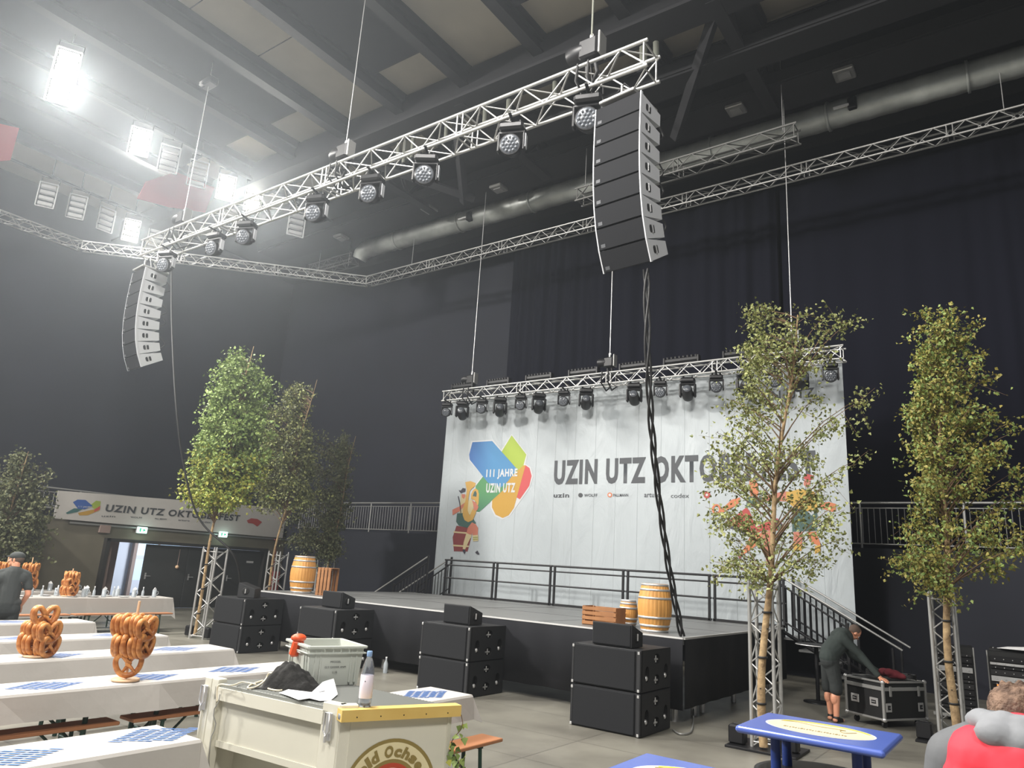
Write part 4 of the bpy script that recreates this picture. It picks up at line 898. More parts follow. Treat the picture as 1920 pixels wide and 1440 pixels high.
# ---------------------------------------------------------------- barrels and crates on the stage
def barrel(label, loc, r=.235, h=.68):
    t = thing('wooden_barrel', label, 'barrel', loc)
    a = mb('oak'); n = 26; prof = [(r*(.80+.24*math.sin(math.pi*k/12)), h*k/12) for k in range(13)]
    vs = []; fs = []
    for q, z in prof:
        for i in range(n*3): u = 2*math.pi*i/(n*3); k_ = .985 if i % 3 == 0 else 1.; vs.append((q*k_*math.cos(u), q*k_*math.sin(u), z))
    N = n*3
    for k in range(12):
        for i in range(N): fs.append((k*N+i, k*N+(i+1) % N, (k+1)*N+(i+1) % N, (k+1)*N+i))
    a.add(vs, fs); a.lathe([(r*.74, .02), (r*.74, .03)], (0, 0, 0)); a.lathe([(r*.76, h-.035), (r*.76, h-.03)], (0, 0, 0)); a.build('staves', t)
    for z in (.025, .13, .30, .70, .87, .975):
        q = r*(.80+.24*math.sin(math.pi*z)); a = mb('steel'); a.lathe([(q+.001, z*h-.016), (q+.006, z*h-.016), (q+.006, z*h+.016), (q+.001, z*h+.016)], (0, 0, 0), 40); a.build('hoop', t)
    return t
def crate(label, loc, rz, w=.5, d=.36, h=.36, tip=False):
    t = thing('wooden_crate', label, 'crate', loc, rz)
    for sy in (-1, 1):
        for k in range(4):
            a = mb('cratew'); z = h*(k+.5)/4; a.rbox((0, sy*(d/2-.008), z), (w, .012, h/4-.022), .002); a.build('slat', t)
    for sx in (-1, 1):
        a = mb('cratew'); a.rbox((sx*(w/2-.008), 0, h/2), (.015, d-.03, h), .002); a.build('end_board', t)
    a = mb('cratew'); a.rbox((0, 0, .01), (w-.03, d-.03, .014), .002); a.build('bottom_board', t)
    a = mb('cratew')
    for sx in (-1, 1):
        for sy in (-1, 1): a.rbox((sx*(w/2-.035), sy*(d/2-.03), h/2), (.03, .03, h-.01), .002)
    a.build('corner_batten', t)
    return t
barrel('oak barrel standing at the left front corner of the stage', (-13.55, 11.05, SZT), .27, .80)
c = crate('upended slatted wooden crate leaning beside the left barrel on stage', (-12.62, 10.8, SZT), .25, .58, .38, .34)
for ch in c.children: pass
c.rotation_euler = (math.radians(90), 0, math.radians(38)); c.location = (-12.62, 10.75, SZT+.19)
c.rotation_euler = (0, math.radians(90), math.radians(20)); c.location = (-12.9, 11.02, SZT+.29)
barrel('oak barrel standing upright at the right front corner of the stage', (-4.98, 11.0, SZT), .255, .72)
barrel('smaller oak keg behind the wooden crate at the right of the stage', (-5.68, 11.5, SZT), .15, .42)
crate('dark slatted crate lying on the stage behind the right small speaker', (-5.9, 11.05, SZT), .0, .62, .36, .30)
# ---------------------------------------------------------------- truss towers with birches
def tower(label, x, y, rz=0., w=.29, plate=True, h=2.0, wt=2):
    t = thing('truss_tower', label, 'truss tower', (x, y, 0), rz, 'truss towers holding the birch trees')
    z0 = .03 if plate else .0
    truss_mb((0, 0, z0), (0, 0, h), w, r=.025, rb=.010, pitch=.24, up=(0, 1, 0)).build('truss_frame', t)
    for sx in (-1, 1):
        for sy in (-1, 1): a = mb('steel'); a.tube((sx*w/2, sy*w/2, h), (sx*w/2, sy*w/2, h+.05), .016, n=8); a.build('spigot', t)
    if plate:
        a = mb('blk'); a.rbox((0, 0, .015), (.86, .66, .03), .004); a.build('base_plate', t)
    for k in range(wt):
        ww = thing('ballast_weight', 'black ballast, %s side of the %s' % (('left', 'right')[k], label), 'weight', (x+(-.33+.62*k)*math.cos(rz), y-.12+.08*k, .032)); a = mb('blk'); a.rbox((0, 0, .11), (.2, .17, .22), .02); a.build('block', ww); a = mb('blk2'); a.tube((-.05, 0, .225), (.05, 0, .225), .012); a.build('grip', ww)
    return t
def tree(name, label, x, y, prof, top, leafkey, nleaf, lsz, seed, z_first=2.0, lean=(0, 0), base=.02, tr=.045, nb=60, thick=.85, key2=None, f2=0., trunk=None, droop=.5, cluster=.16, group='cut birch trees strapped to truss towers'):
    """prof: (z, left, right) half widths of the crown around the trunk line"""
    rnd = random.Random(seed); t = thing(name, label, 'tree', (x, y, base), 0, group)
    def tk(z): f = (z-base)/(top-base); return Vector((lean[0]*f**1.6+.03*math.sin(z*2.3+seed), lean[1]*f+.03*math.cos(z*1.7), z-base))
    a = mb('birch'); zs = [base+(top-base)*k/26 for k in range(27)]; a.path([tk(z) for z in zs], [tr*(1-.9*(k/26))+.004 for k in range(27)], n=10); a.build('trunk', t)
    for z in (.55, 1.1, 1.65): a = mb('blk2'); a.lathe([(tr*1.06+.004, -.012), (tr*1.06+.010, -.012), (tr*1.06+.010, .012), (tr*1.06+.004, .012)], tk(z), 14); a.build('strap', t)
    for k in range(14): z = .25+k*.24; a = mb('hole'); u_ = k*2.4; a.ball(tk(z)+Vector((math.cos(u_), math.sin(u_), 0))*tr*.86, (.012, .012, .007), 8, 5); a.build('bark_knot', t)
    cr = Vector((-y, x, 0)).normalized()               # across the view
    if (cr.x) < 0: cr = -cr
    dep = Vector((cr.y, -cr.x, 0))
    def widths(z):
        for (z0, l0, r0), (z1, l1, r1) in zip(prof, prof[1:]):
            if z0 <= z <= z1: f = (z-z0)/(z1-z0); return l0+(l1-l0)*f, r0+(r1-r0)*f
        return .1, .1
    br = mb('twig'); lf = MB(); tot = [0]
    wmax = max(l+r for _, l, r in prof); z0, z1 = prof[0][0], prof[-1][0]
    clusters = []
    while len(clusters) < nb:
        z = rnd.uniform(z0, z1); l, r = widths(z)
        if rnd.random() > (l+r)/wmax*1.05+.05: continue
        a_ = rnd.uniform(0, 2*math.pi); rad = math.sqrt(rnd.uniform(.15, 1.15)); u = math.cos(a_)*rad; v = math.sin(a_)*rad
        off = cr*(u*(r if u > 0 else l)) + dep*(v*(l+r)/2*thick)
        clusters.append((z, off))
    per = nleaf//nb
    for z, off in clusters:
        L = off.length; zb = max(z_first-.1, z-.55*L-.25); p0 = tk(min(zb, top-.05)); p3 = Vector((0, 0, z-base))+off
        mid = p0.lerp(p3, .55)+Vector((0, 0, .10*L)); pts = [p0, p0.lerp(mid, .5)+Vector((0, 0, .02)), mid, mid.lerp(p3, .6)+Vector((0, 0, .03)), p3]
        br.path(pts, [.010+.006*L, .008, .006, .004, .002], n=5, caps=False)
        tw = []
        for k in range(5):
            s = pts[2].lerp(p3, rnd.random()); e = s+Vector((rnd.gauss(0, cluster), rnd.gauss(0, cluster), rnd.gauss(-.05*droop*2, cluster*.9))); tw.append((s, e)); br.tube(s, e, .003, .0015, n=3, caps=False)
        for k in range(per):
            s, e = rnd.choice(tw) if rnd.random() < .85 else (pts[3], p3)
            c = s.lerp(e, rnd.uniform(.15, 1.1))+Vector([rnd.gauss(0, cluster*.36) for _ in range(3)])
            sz = lsz*rnd.uniform(.65, 1.25); n = Vector((rnd.gauss(0, 1), rnd.gauss(0, 1), rnd.gauss(.3, 1))).normalized(); ax = Vector((rnd.gauss(0, .6), rnd.gauss(0, .6), -droop*1.2+rnd.gauss(0, .5)))
            ax = (ax-n*ax.dot(n)); 
            if ax.length < 1e-3: continue
            ax.normalize(); sd = n.cross(ax)
            kk = leafkey if not (key2 and rnd.random() < (f2 if not callable(f2) else f2(c.z+base))) else key2
            lf.use(kk); up = n*sz*.16
            lf.add([c, c+ax*sz*.35+sd*sz*.42+up, c+ax*sz*1.1, c+ax*sz*.35-sd*sz*.42+up], [(0, 1, 2), (0, 2, 3)])
    br.build('branches', t); lo = lf.build('foliage', t); lo['kind'] = 'stuff'
    return t
def prof_px(x, y, pts):
    """crown outline read off the photo as (row, left column, right column), turned into metres at the tree's distance"""
    D = math.hypot(x, y); out = []
    for py, pl, pr_ in pts:
        a = at(pl, py, D); b = at(pr_, py, D); z = (a.z+b.z)/2; cr = Vector((-y, x, 0)).normalized(); cr = cr if cr.x > 0 else -cr; o_ = Vector((x, y, 0))
        out.append((z, max(.05, -(a-o_).dot(cr)), max(.05, (b-o_).dot(cr))))
    return sorted(out)
t1 = (-2.98, 9.98); tower('truss tower before the stage right end', *t1)
P_ = prof_px(*t1, [(560, 1480, 1590), (620, 1425, 1600), (670, 1400, 1600), (720, 1395, 1610), (780, 1340, 1640), (850, 1335, 1640), (930, 1340, 1640), (1000, 1310, 1630), (1060, 1340, 1610), (1110, 1500, 1600)])
tree('birch_tree', 'sparse tall birch strapped to the truss tower before the stage banner', t1[0]+.0, t1[1]-.18, P_, P_[-1][0]-.35, 'leafA', 8200, .048, 3, 2.1, (.62, 0), .05, .05, 85, .8)
t2 = (-1.2, 12.6); tower('truss tower at right by the equipment racks', *t2)
P_ = prof_px(*t2, [(585, 1820, 1850), (640, 1755, 1870), (700, 1730, 1865), (760, 1695, 1890), (850, 1720, 1910), (930, 1715, 1935), (1000, 1675, 1950), (1060, 1680, 1945), (1110, 1760, 1920)])
tree('birch_tree', 'dense olive birch on the rightmost truss tower', t2[0]+.05, t2[1]-.18, P_, P_[-1][0]-.15, 'leafB', 14500, .054, 8, 2.2, (.25, 0), .05, .055, 150, .8, key2='leafC', f2=.35, cluster=.14)
t3 = (-15.9, 10.3); tower('truss tower left of the leftmost subwoofers', *t3, rz=.3, plate=False, w=.38)
P_ = prof_px(*t3, [(662, 445, 490), (720, 420, 520), (780, 400, 530), (850, 372, 520), (900, 345, 500), (938, 362, 480)])
tree('birch_tree', 'big fresh green leafy tree above the long sign, left one of the group', t3[0], t3[1]-.2, P_, P_[-1][0]+.05, 'leafC', 21000, .080, 5, 2.6, (.5, 0), .05, .036, 170, .9, key2='leafY', f2=lambda z: max(0, min(.9, (4.6-z)/1.2)), cluster=.2, droop=.3)
t4 = (-17.6, 13.4); tower('truss tower behind the leftmost subwoofers', *t4, rz=.3, plate=False, w=.38, wt=0)
P_ = prof_px(*t4, [(722, 545, 570), (770, 500, 575), (840, 480, 598), (900, 465, 612), (945, 480, 600)])
tree('birch_tree', 'grey-green tree right of the big green one', t4[0], t4[1]-.2, P_, P_[-1][0]+.05, 'leafA', 13000, .076, 6, 2.4, (.9, 0), .05, .034, 130, .9, key2='leafD', f2=.45, cluster=.2)
t5 = (-18.1, 15.6); tower('truss tower behind the left barrel', *t5, rz=.2, plate=False, w=.36, wt=0)
P_ = prof_px(*t5, [(820, 560, 605), (870, 555, 620), (930, 540, 630), (990, 530, 620), (1040, 540, 600)])
tree('birch_tree', 'dark dull tree at the right end of the long sign', t5[0]+.3, t5[1]-.2, P_, P_[-1][0]+.05, 'leafD', 11000, .076, 7, 2.2, (.6, 0), .05, .034, 110, .9, cluster=.2)
t6 = (-22.6, 8.45); tower('truss tower at the far left edge behind the person', *t6, rz=.2, plate=False, wt=0)
P_ = prof_px(*t6, [(855, 60, 80), (890, 35, 120), (940, 5, 115), (990, -30, 110), (1040, -20, 90), (1080, -10, 60)])
tree('birch_tree', 'dark tree at the far left edge beside the pale pillar', t6[0]-.1, t6[1]-.2, P_, P_[-1][0]+.05, 'leafD', 11000, .085, 9, 2.0, (.5, 0), .05, .036, 110, .9, cluster=.22)
# ---------------------------------------------------------------- beer tables, benches and cloths
def beer_table(label, x0, x1, y0, y1, group):
    t = thing('beer_table', label, 'table', ((x0+x1)/2, (y0+y1)/2, 0), 0, group); w = x1-x0; L = y1-y0
    a = mb('benchw'); a.rbox((0, 0, .755), (w, L, .03), .006); a.build('tabletop', t)
    for s in (-1, 1):
        y = s*(L/2-.32)
        for sx in (-1, 1):
            a = mb('dgreen'); a.tube((sx*(w/2-.06), y, .74), (sx*(w/2-.10), y+s*.03, .0), .022, n=6); a.build('leg', t)
        a = mb('dgreen'); a.tube((-w/2+.1, y, .32), (w/2-.1, y, .32), .014, n=6); a.tube((0, y, .32), (0, y-s*.42, .73), .014, n=6); a.rbox((0, y, .725), (w-.06, .06, .03), .004); a.build('brace', t)
    return t
def bench(label, x, y0, y1, group):
    t = thing('beer_bench', label, 'bench', (x, (y0+y1)/2, 0), 0, group); L = y1-y0
    a = mb('benchw'); a.rbox((0, 0, .465), (.25, L, .03), .006); a.build('seat', t)
    for s in (-1, 1):
        y = s*(L/2-.3)
        for sx in (-1, 1): a = mb('dgreen'); a.tube((sx*.09, y, .45), (sx*.11, y+s*.02, 0), .018, n=6); a.build('leg', t)
        a = mb('dgreen'); a.tube((-.1, y, .16), (.1, y, .16), .012, n=6); a.tube((0, y, .16), (0, y-s*.3, .44), .012, n=6); a.rbox((0, y, .44), (.22, .05, .02), .004); a.build('brace', t)
    return t
def cloth(label, x0, x1, y0, y1, drop, seed, marks=(), z=.775, group='white paper tablecloths'):
    """paper cloth over the table row: top, both long drops and the folded end"""
    rnd = random.Random(seed); c = mb('white'); n = max(6, int((y1-y0)/.22)); e = .006
    def row(y, k, end=0):
        j = [rnd.uniform(-.012, .012) for _ in range(2)]; sag = .01*math.sin(y*1.9+seed)
        return [(x0-.05-j[0]*1.5-end*.02, y, z-drop+sag*1.5), (x0-.014, y, z-.012), (x0, y, z+e), (x0+(x1-x0)*.5, y, z+e), (x1, y, z+e), (x1+.014, y, z-.012), (x1+.05+j[1]*1.5+end*.02, y, z-drop-sag*1.5)]
    rows = [row(y0+(y1-y0)*k/n, k) for k in range(n+1)]; vs = [p for r in rows for p in r]
    fs = [(k*7+i, k*7+i+1, k*7+8+i, k*7+7+i) for k in range(n) for i in range(6)]
    # folded end flap with its corner pleats
    b = len(vs); r = rows[-1]; yy = y1
    vs += [(r[0][0]-.03, yy+.10, z-drop*1.22), (x0, yy+.012, z-.008), (x0+(x1-x0)*.5, yy+.014, z-.008), (x1, yy+.012, z-.008), (r[6][0]+.03, yy+.10, z-drop*1.22), (x0+.06, yy+.05, z-drop*.95), ((x0+x1)/2, yy+.05, z-drop*.95), (x1-.06, yy+.05, z-drop*.95)]
    q = n*7
    fs += [(q+2, q+3, b+2, b+1), (q+3, q+4, b+3, b+2), (b+1, b+2, b+6, b+5), (b+2, b+3, b+7, b+6), (q+0, q+1, b+1, b+0), (q+1, q+2, b+1), (b+0, b+1, b+5), (q+6, b+4, b+3, q+5), (q+5, b+3, q+4), (b+4, b+7, b+3)]
    c.add(vs, fs); t = thing('paper_tablecloth', label, 'tablecloth', ((x0+x1)/2, y1, z), 0, group); og = Vector(t.location)
    ob = c.build('cloth_sheet', origin=og); ob.location = (0, 0, 0); ob.parent = t
    md = ob.modifiers.new('thick', 'SOLIDIFY'); md.thickness = .003; md.offset = -1
    for my in marks:                                    # printed blue diamond field, drawn as slanted bars inside a rhombus
        p = mb('blue_print'); cx, hl, hw = (x0+x1)/2, .33, min(.22, (x1-x0)/2-.015)
        def inside(u, v): return abs(u)/hl+abs(v)/hw <= 1.0
        for k in range(-9, 10):
            s0 = None; seg = []
            for q_ in range(-60, 61):
                v = hw*q_/60; u = k*.075/2*1.6+v*.9
                if inside(u, v) : seg.append((u, v))
            if len(seg) > 3:
                (ua, va), (ub, vb) = seg[0], seg[-1]; m2 = 5
                for g in range(m2):
                    f0, f1 = g/m2, (g+.88)/m2; a0 = (ua+(ub-ua)*f0, va+(vb-va)*f0); a1 = (ua+(ub-ua)*f1, va+(vb-va)*f1); wd = .014
                    p.add([(cx+a0[1], my+a0[0]-wd, z+.0095), (cx+a1[1], my+a1[0]-wd, z+.0095), (cx+a1[1], my+a1[0]+wd, z+.0095), (cx+a0[1], my+a0[0]+wd, z+.0095)], [(0, 1, 2, 3)])
        o2 = p.build('diamond_print', origin=og); o2.location = (0, 0, 0); o2.parent = t
    return t
ROWS = [('B', -12.72, -12.15, 5.98, (4.9,), 'fifth'), ('C', -10.68, -10.12, 6.02, (5.4, 4.3), 'fourth'), ('D', -9.05, -8.5, 5.98, (5.35, 3.95), 'third'), ('E', -7.30, -6.76, 6.0, (5.0, 4.05, 3.15), 'second'), ('F', -5.16, -4.62, 6.0, (5.62, 2.95, 2.05), 'nearest')]
nm = {'B': 'fifth row back', 'C': 'fourth row back', 'D': 'third row back', 'E': 'second row back', 'F': 'nearest row'}
for key, xa, xb, ye, marks, w_ in ROWS:
    n = 3 if key in 'EF' else 2
    if key == 'F':
        cloth('white paper cloth with blue diamonds on the table end right of the beer bar', xa, xb, 3.9, ye, .2, 2, (5.62,))
        cloth('white paper cloth with blue diamonds at the bottom left corner of the photo', xa, xb, .4, 3.1, .2, 5, (2.05, 2.95))
    else: cloth('white paper cloth with blue diamonds on the %s' % nm[key], xa, xb, ye-2.22*n+.05, ye, .22 if key != 'B' else .3, ord(key), marks)
    for k in range(n):
        y1_ = ye-.03-2.22*k; pos = ['nearest the stage', 'second from the stage', 'third from the stage'][k]
        if key == 'F' and k == 1: y1_ = 3.08; 
        if key == 'F' and k == 2: continue
        beer_table('folding beer table under the white cloth, %s, %s' % (nm[key], pos), xa, xb, y1_-2.2+(.15 if key == 'F' and k == 0 else 0), y1_, 'folding beer tables under the cloths')
        if key == 'E': bench('orange wooden bench tucked under the %s, %s' % (nm[key], pos), xb-.1, y1_-2.15, y1_-.05, 'beer benches')
        if key == 'F' and k == 0: bench('short orange bench end standing right of the beer bar', xb+.33, y1_-1.9, y1_-.05, 'beer benches')
        if key == 'F': bench('orange wooden bench on the far side of the nearest row, %s' % pos, xa-1.12 if k else xa-.5, y1_-2.15, y1_-.05, 'beer benches')
        if key == 'C': bench('orange wooden bench behind the %s, %s' % (nm[key], pos), xa-.45, y1_-2.15, y1_-.05, 'beer benches')
# laid tables at the back left
cloth('plain white cloth on the laid table with the pretzel stands, before the doors', -18.1, -17.45, 5.6, 10.35, .4, 7, ())
cloth('plain white cloth on the second laid table, farther back at the left', -20.0, -19.4, 5.0, 9.3, .4, 8, ())
for (xa, xb, ya, yb, l_) in ((-18.1, -17.45, 8.0, 10.15, 'laid table, door end'), (-18.1, -17.45, 5.75, 7.95, 'laid table, end behind the person'), (-20, -19.4, 7.1, 9.25, 'second laid table, door end'), (-20, -19.4, 5.0, 7.05, 'second laid table, left end')):
    beer_table('folding beer table under the %s' % l_, xa, xb, ya, yb, 'folding beer tables at the back left')
bench('orange bench in front of the laid table before the doors', -16.95, 7.85, 10.05, 'beer benches at the back left'); bench('orange bench in front of the laid table, left piece behind the person', -16.95, 5.55, 7.75, 'beer benches at the back left')
bench('orange bench behind the laid table before the doors', -18.65, 7.6, 9.8, 'beer benches at the back left')
def mug(label, p, rz):
    t = thing('beer_mug', label, 'beer mug', p, rz, 'glass mugs with folded napkins on the laid table')
    a = mb('glassw'); a.lathe([(.05, 0), (.052, .01), (.048, .02), (.05, .17), (.046, .17), (.043, .03)], n=14); a.build('glass', t)
    a = mb('glassw'); a.path([(.05, 0, .14), (.085, 0, .13), (.09, 0, .08), (.05, 0, .05)], .008, n=6); a.build('handle', t)
    a = mb('paper'); a.add([(-.03, .0, .1), (.03, .01, .1), (.045, .02, .19), (.0, .0, .23), (-.04, -.02, .18), (-.03, .02, .1), (.03, .03, .1), (.045, .035, .19), (0, .02, .23), (-.04, 0, .18)], [(0, 1, 2, 3, 4), (9, 8, 7, 6, 5), (0, 5, 6, 1), (1, 6, 7, 2), (2, 7, 8, 3), (3, 8, 9, 4), (4, 9, 5, 0)]); a.build('napkin', t)
    return t
def plate_(label, p):
    a = mb('plate'); a.lathe([(.07, 0), (.08, .004), (.125, .018), (.128, .022), (.085, .01), (.01, .008)], n=22); o_ = a.build('plate'); o_.location = p; return tag(o_, label, 'plate', 'white plates on the laid tables')
rr = random.Random(4)
m0 = None; p0_ = None
for k, (x, y, tbl) in enumerate([(-17.62, 9.95, 0), (-17.62, 9.45, 0), (-17.9, 9.2, 0), (-17.62, 8.75, 0), (-17.95, 8.5, 0), (-17.62, 8.3, 0), (-17.9, 7.85, 0), (-17.6, 7.2, 0), (-17.92, 7.0, 0), (-19.5, 9.0, 1), (-19.55, 8.4, 1), (-19.6, 7.9, 1), (-19.55, 7.2, 1), (-19.5, 6.6, 1)]):
    lb = ('glass beer mug with napkin, %s from the right on the laid table' if not tbl else 'glass beer mug with napkin, %s from the right on the rear laid table') % ['first', 'second', 'third', 'fourth', 'fifth', 'sixth', 'seventh', 'eighth', 'ninth'][k if not tbl else k-9]
    if m0 is None: m0 = mug(lb, (x, y, .783), rr.uniform(0, 6))
    else: dup(m0, (x, y, .783), rr.uniform(0, 6), lb)
    tag(plate_(('white plate near the mug %s from the right end of the ' % ['first', 'second', 'third', 'fourth', 'fifth', 'sixth', 'seventh', 'eighth', 'ninth'][k if not tbl else k-9])+('laid table' if not tbl else 'rear laid table'), (x+.02, y-.24, .783)))
for k, y in enumerate((9.75, 9.05, 8.6, 7.5)):
    t = thing('sauce_bottle', 'small pale bottle on the laid table, %s from its right end' % ['first', 'second', 'third', 'fourth'][k], 'bottle', (-17.78, y, .783), 0, 'small bottles on the laid table'); a = mb('glassw'); a.lathe([(.028, 0), (.03, .02), (.03, .12), (.012, .16), (.012, .2)], n=12); a.build('bottle_body', t); a = mb('plate'); a.lathe([(.014, .2), (.014, .225)], n=10); a.build('cap', t)
# ---------------------------------------------------------------- pretzels on wooden stands
def pretzel_mesh():
    half = [(-.30, -.40), (-.19, -.25), (-.07, -.10), (.05, .0), (.03, .08), (-.05, .14), (-.14, .27), (-.27, .42), (-.44, .42), (-.55, .25), (-.54, .0), (-.44, -.25), (-.25, -.43)]
    zz = [.12, .10, .05, .05, .0, -.05, -.03, 0, 0, 0, 0, 0, 0]; P = [Vector((x, z, y)) for (x, y), z in zip(half, zz)]
    Q = [Vector((-p.x, -p.y if i < 7 else p.y, p.z)) for i, p in enumerate(P)]
    full = P+[Vector((0, 0, -.49))]+Q[::-1]; pts = smooth_path([p*.2 for p in full], 4); n = len(pts)
    rs = [.009+.017*max(0., math.sin(math.pi*i/(n-1)))**.55 for i in range(n)]
    a = mb('pret'); a.path(pts, rs, n=9); return a, pts, n
def pretzel(label, p, R, group, s=1.):
    a, pts, n = pretzel_mesh(); o_ = a.build('pretzel', key='pret')
    b = mb('pretl'); mid = pts[int(n*.44):int(n*.56)]; b.path([q+Vector((0, -.013, .004)) for q in mid], [.004+.006*math.sin(math.pi*i/(len(mid)-1)) for i in range(len(mid))], n=6); b.build('split_crust', o_)
    o_.location = p; o_.rotation_euler = R; o_.scale = (s, s, s); return tag(o_, label, 'pretzel', group)
PZ = [None]
def stand(label, short, p, rods, seed=0, H_=.62, s=1.):
    """rods: (height, direction in degrees, pretzels on it, half length)"""
    t = thing('pretzel_stand', label, 'pretzel stand', p); a = mb('palew'); a.lathe([(.12*s, 0), (.125*s, .004), (.125*s, .016), (.12*s, .02)], n=32); a.build('base_disc', t); a = mb('palew'); a.tube((0, 0, .02), (0, 0, H_), .012, n=10); a.build('pole', t)
    rnd = random.Random(seed); ords = ['bottom', 'second', 'third', 'top']
    for li, (z, deg, c, hl) in enumerate(rods):
        th = math.radians(deg); u = Vector((math.cos(th), math.sin(th), 0)); a = mb('palew'); a.tube(-u*hl+Vector((0, 0, z+.045)), u*hl+Vector((0, 0, z+.045)), .007, n=6); a.build('rod', t)
        for k in range(c):
            q = (k-(c-1)/2)/max(1, c-1)*2*hl*.92 if c > 1 else .03
            loc = Vector(p)+u*q+Vector((0, 0, z+rnd.uniform(-.008, .008))); R = (rnd.uniform(-.1, .1), rnd.uniform(-.22, .22), th-math.pi/2+rnd.uniform(-.22, .22))
            lb = 'golden brown pretzel threaded on the %s rod of the %s' % (ords[min(li, 3)], short)
            if PZ[0] is None: o_ = pretzel(lb, loc, R, 'pretzels on the '+short, s); PZ[0] = o_
            else: o_ = dup(PZ[0], loc, None, lb, 'pretzels on the '+short); o_.rotation_euler = R; o_.scale = (s, s, s)
    return t
pE = on_z(235, 1276, .786); stand('wooden stand hung with pretzels on the second table row, single pretzel at its foot', 'pretzel stand on the second row', pE, [(.15, -25, 1, .05), (.31, 35, 7, .14), (.47, 20, 7, .15)], 1, .70, .95)
pD = on_z(68, 1231, .786); stand('wooden stand hung with pretzels on the third table row at the left', 'pretzel stand on the third row', pD, [(.12, 30, 6, .14), (.25, 10, 6, .16), (.41, -15, 3, .07)], 2, .45, 1.0)
stand('wooden pretzel stand on the laid table before the pale wall', 'pretzel stand before the pale wall', (-17.72, 8.02, .786), [(.12, 20, 6, .13), (.28, 0, 6, .13), (.42, 60, 6, .13)], 3, .6, 1.05)
stand('wooden pretzel stand on the rear laid table just right of the person', 'pretzel stand beside the person', (-19.7, 7.95, .786), [(.14, 20, 5, .14), (.32, 0, 5, .14), (.50, 60, 5, .14)], 4, .76, 1.2)
pA3 = on_z(6, 1092, .95); stand('wooden pretzel stand at the very left edge, left of the person', 'pretzel stand at the left edge', (-19.7, pA3.y*(-19.7/pA3.x), .786), [(.14, 20, 5, .14), (.32, 0, 5, .14), (.50, 60, 5, .14)], 5, .76, 1.2)
# ---------------------------------------------------------------- the beer bar
BP = [Vector(v) for v in ((-4.85, 3.22, 0), (-3.52, 3.30, 0), (-3.22, 3.98, 0), (-4.52, 4.02, 0))]
BZ = 1.1; t = thing('beer_bar', 'cream beer bar counter with ribbed top, yellow wood edge and round brewery emblem', 'bar counter', BP[1])
BO_ = BP[1]
def bpoly(m_, pts, z0, z1): return m_.prism([(p.x, p.y) for p in pts], z1-z0, (0, 0, z0))
def inset(pts, d):
    c = sum(pts, Vector())/len(pts); return [p+(c-p).normalized()*d for p in pts]
A_, B_, C_, D_ = BP; u1 = (B_-A_).normalized(); n1 = Vector((u1.y, -u1.x, 0)); u2 = (C_-B_).normalized(); n2 = Vector((u2.y, -u2.x, 0))
a = mb('rib'); bpoly(a, inset(BP, .03), BZ-.02, BZ); 
for k in range(44):
    f = (k+.5)/44; p = B_.lerp(A_, f); q = C_.lerp(D_, f); p = p+(q-p)*.04; q = q+(p-q)*.04; d = (q-p).normalized(); s = Vector((d.y, -d.x, 0))*.006
    a.add([p-s+Vector((0, 0, BZ)), p+s+Vector((0, 0, BZ)), q+s+Vector((0, 0, BZ)), q-s+Vector((0, 0, BZ)), p+Vector((0, 0, BZ+.006)), q+Vector((0, 0, BZ+.006))], [(0, 1, 4), (3, 5, 2), (1, 2, 5, 4), (0, 4, 5, 3)])
rel(a, 'ribbed_top', t, BO_)
a = mb('pine'); e0 = B_+n2*.05-u2*.02; e1 = C_+n2*.05+u2*.04; a.add([p+Vector((0, 0, z)) for z in (BZ-.055, BZ+.012) for p in (e0, e1, e1-n2*.09, e0-n2*.09)], [(3, 2, 1, 0), (4, 5, 6, 7), (0, 1, 5, 4), (1, 2, 6, 5), (2, 3, 7, 6), (3, 0, 4, 7)]); rel(a, 'wood_edge', t, BO_)
# right-hand panel below the wood edge
def panel(m_, p, q, z0, z1, th): 
    d = (q-p).normalized(); n = Vector((d.y, -d.x, 0)); m_.add([v+Vector((0, 0, z)) for z in (z0, z1) for v in (p, q, q-n*th, p-n*th)], [(3, 2, 1, 0), (4, 5, 6, 7), (0, 1, 5, 4), (1, 2, 6, 5), (2, 3, 7, 6), (3, 0, 4, 7)])
a = mb('cream'); panel(a, B_+u2*.06, C_+n2*.0, .02, BZ-.055, .03); rel(a, 'side_panel', t, BO_)
a = mb('cream'); panel(a, C_, D_, .02, BZ-.03, .03); rel(a, 'back_panel', t, BO_)
a = mb('cream'); panel(a, D_, A_, .02, BZ-.03, .03); rel(a, 'end_panel', t, BO_)
a = mb('cream'); panel(a, A_+u1*.12, B_-u1*.12, BZ-.10, BZ-.02, .03); rel(a, 'top_rail', t, BO_)
a = mb('cream'); panel(a, A_+u1*.12-n1*.05, B_-u1*.12-n1*.05, .74, BZ-.10, .02); rel(a, 'upper_front_panel', t, BO_)
a = mb('cream'); panel(a, A_+u1*.12-n1*.22, B_-u1*.12-n1*.22, .02, .74, .02); rel(a, 'recessed_panel', t, BO_)
a = mb('cream'); panel(a, A_+u1*.12-n1*.04, B_-u1*.12-n1*.04, .70, .74, .2); rel(a, 'shelf', t, BO_)
for p, q in ((A_-u1*.0, A_+u1*.075), (A_+u1*.08, A_+u1*.15), (B_-u1*.17, B_-u1*.02), (B_-u1*.015, B_+u2*.1)):
    a = mb('cream'); panel(a, p, q, 0, BZ+.03, .07); bevel(rel(a, 'corner_post', t, BO_), .006)
a = mb('alu2'); pc = B_+n1*.0+u2*.06+n2*.02; a.lathe([(.03, -.04), (.035, -.03), (.035, .0), (.03, .01)], pc-u2*.05+Vector((0, 0, BZ-.03)), 16, n2.to_track_quat('Z', 'Y')); rel(a, 'round_end_cap', t, BO_)
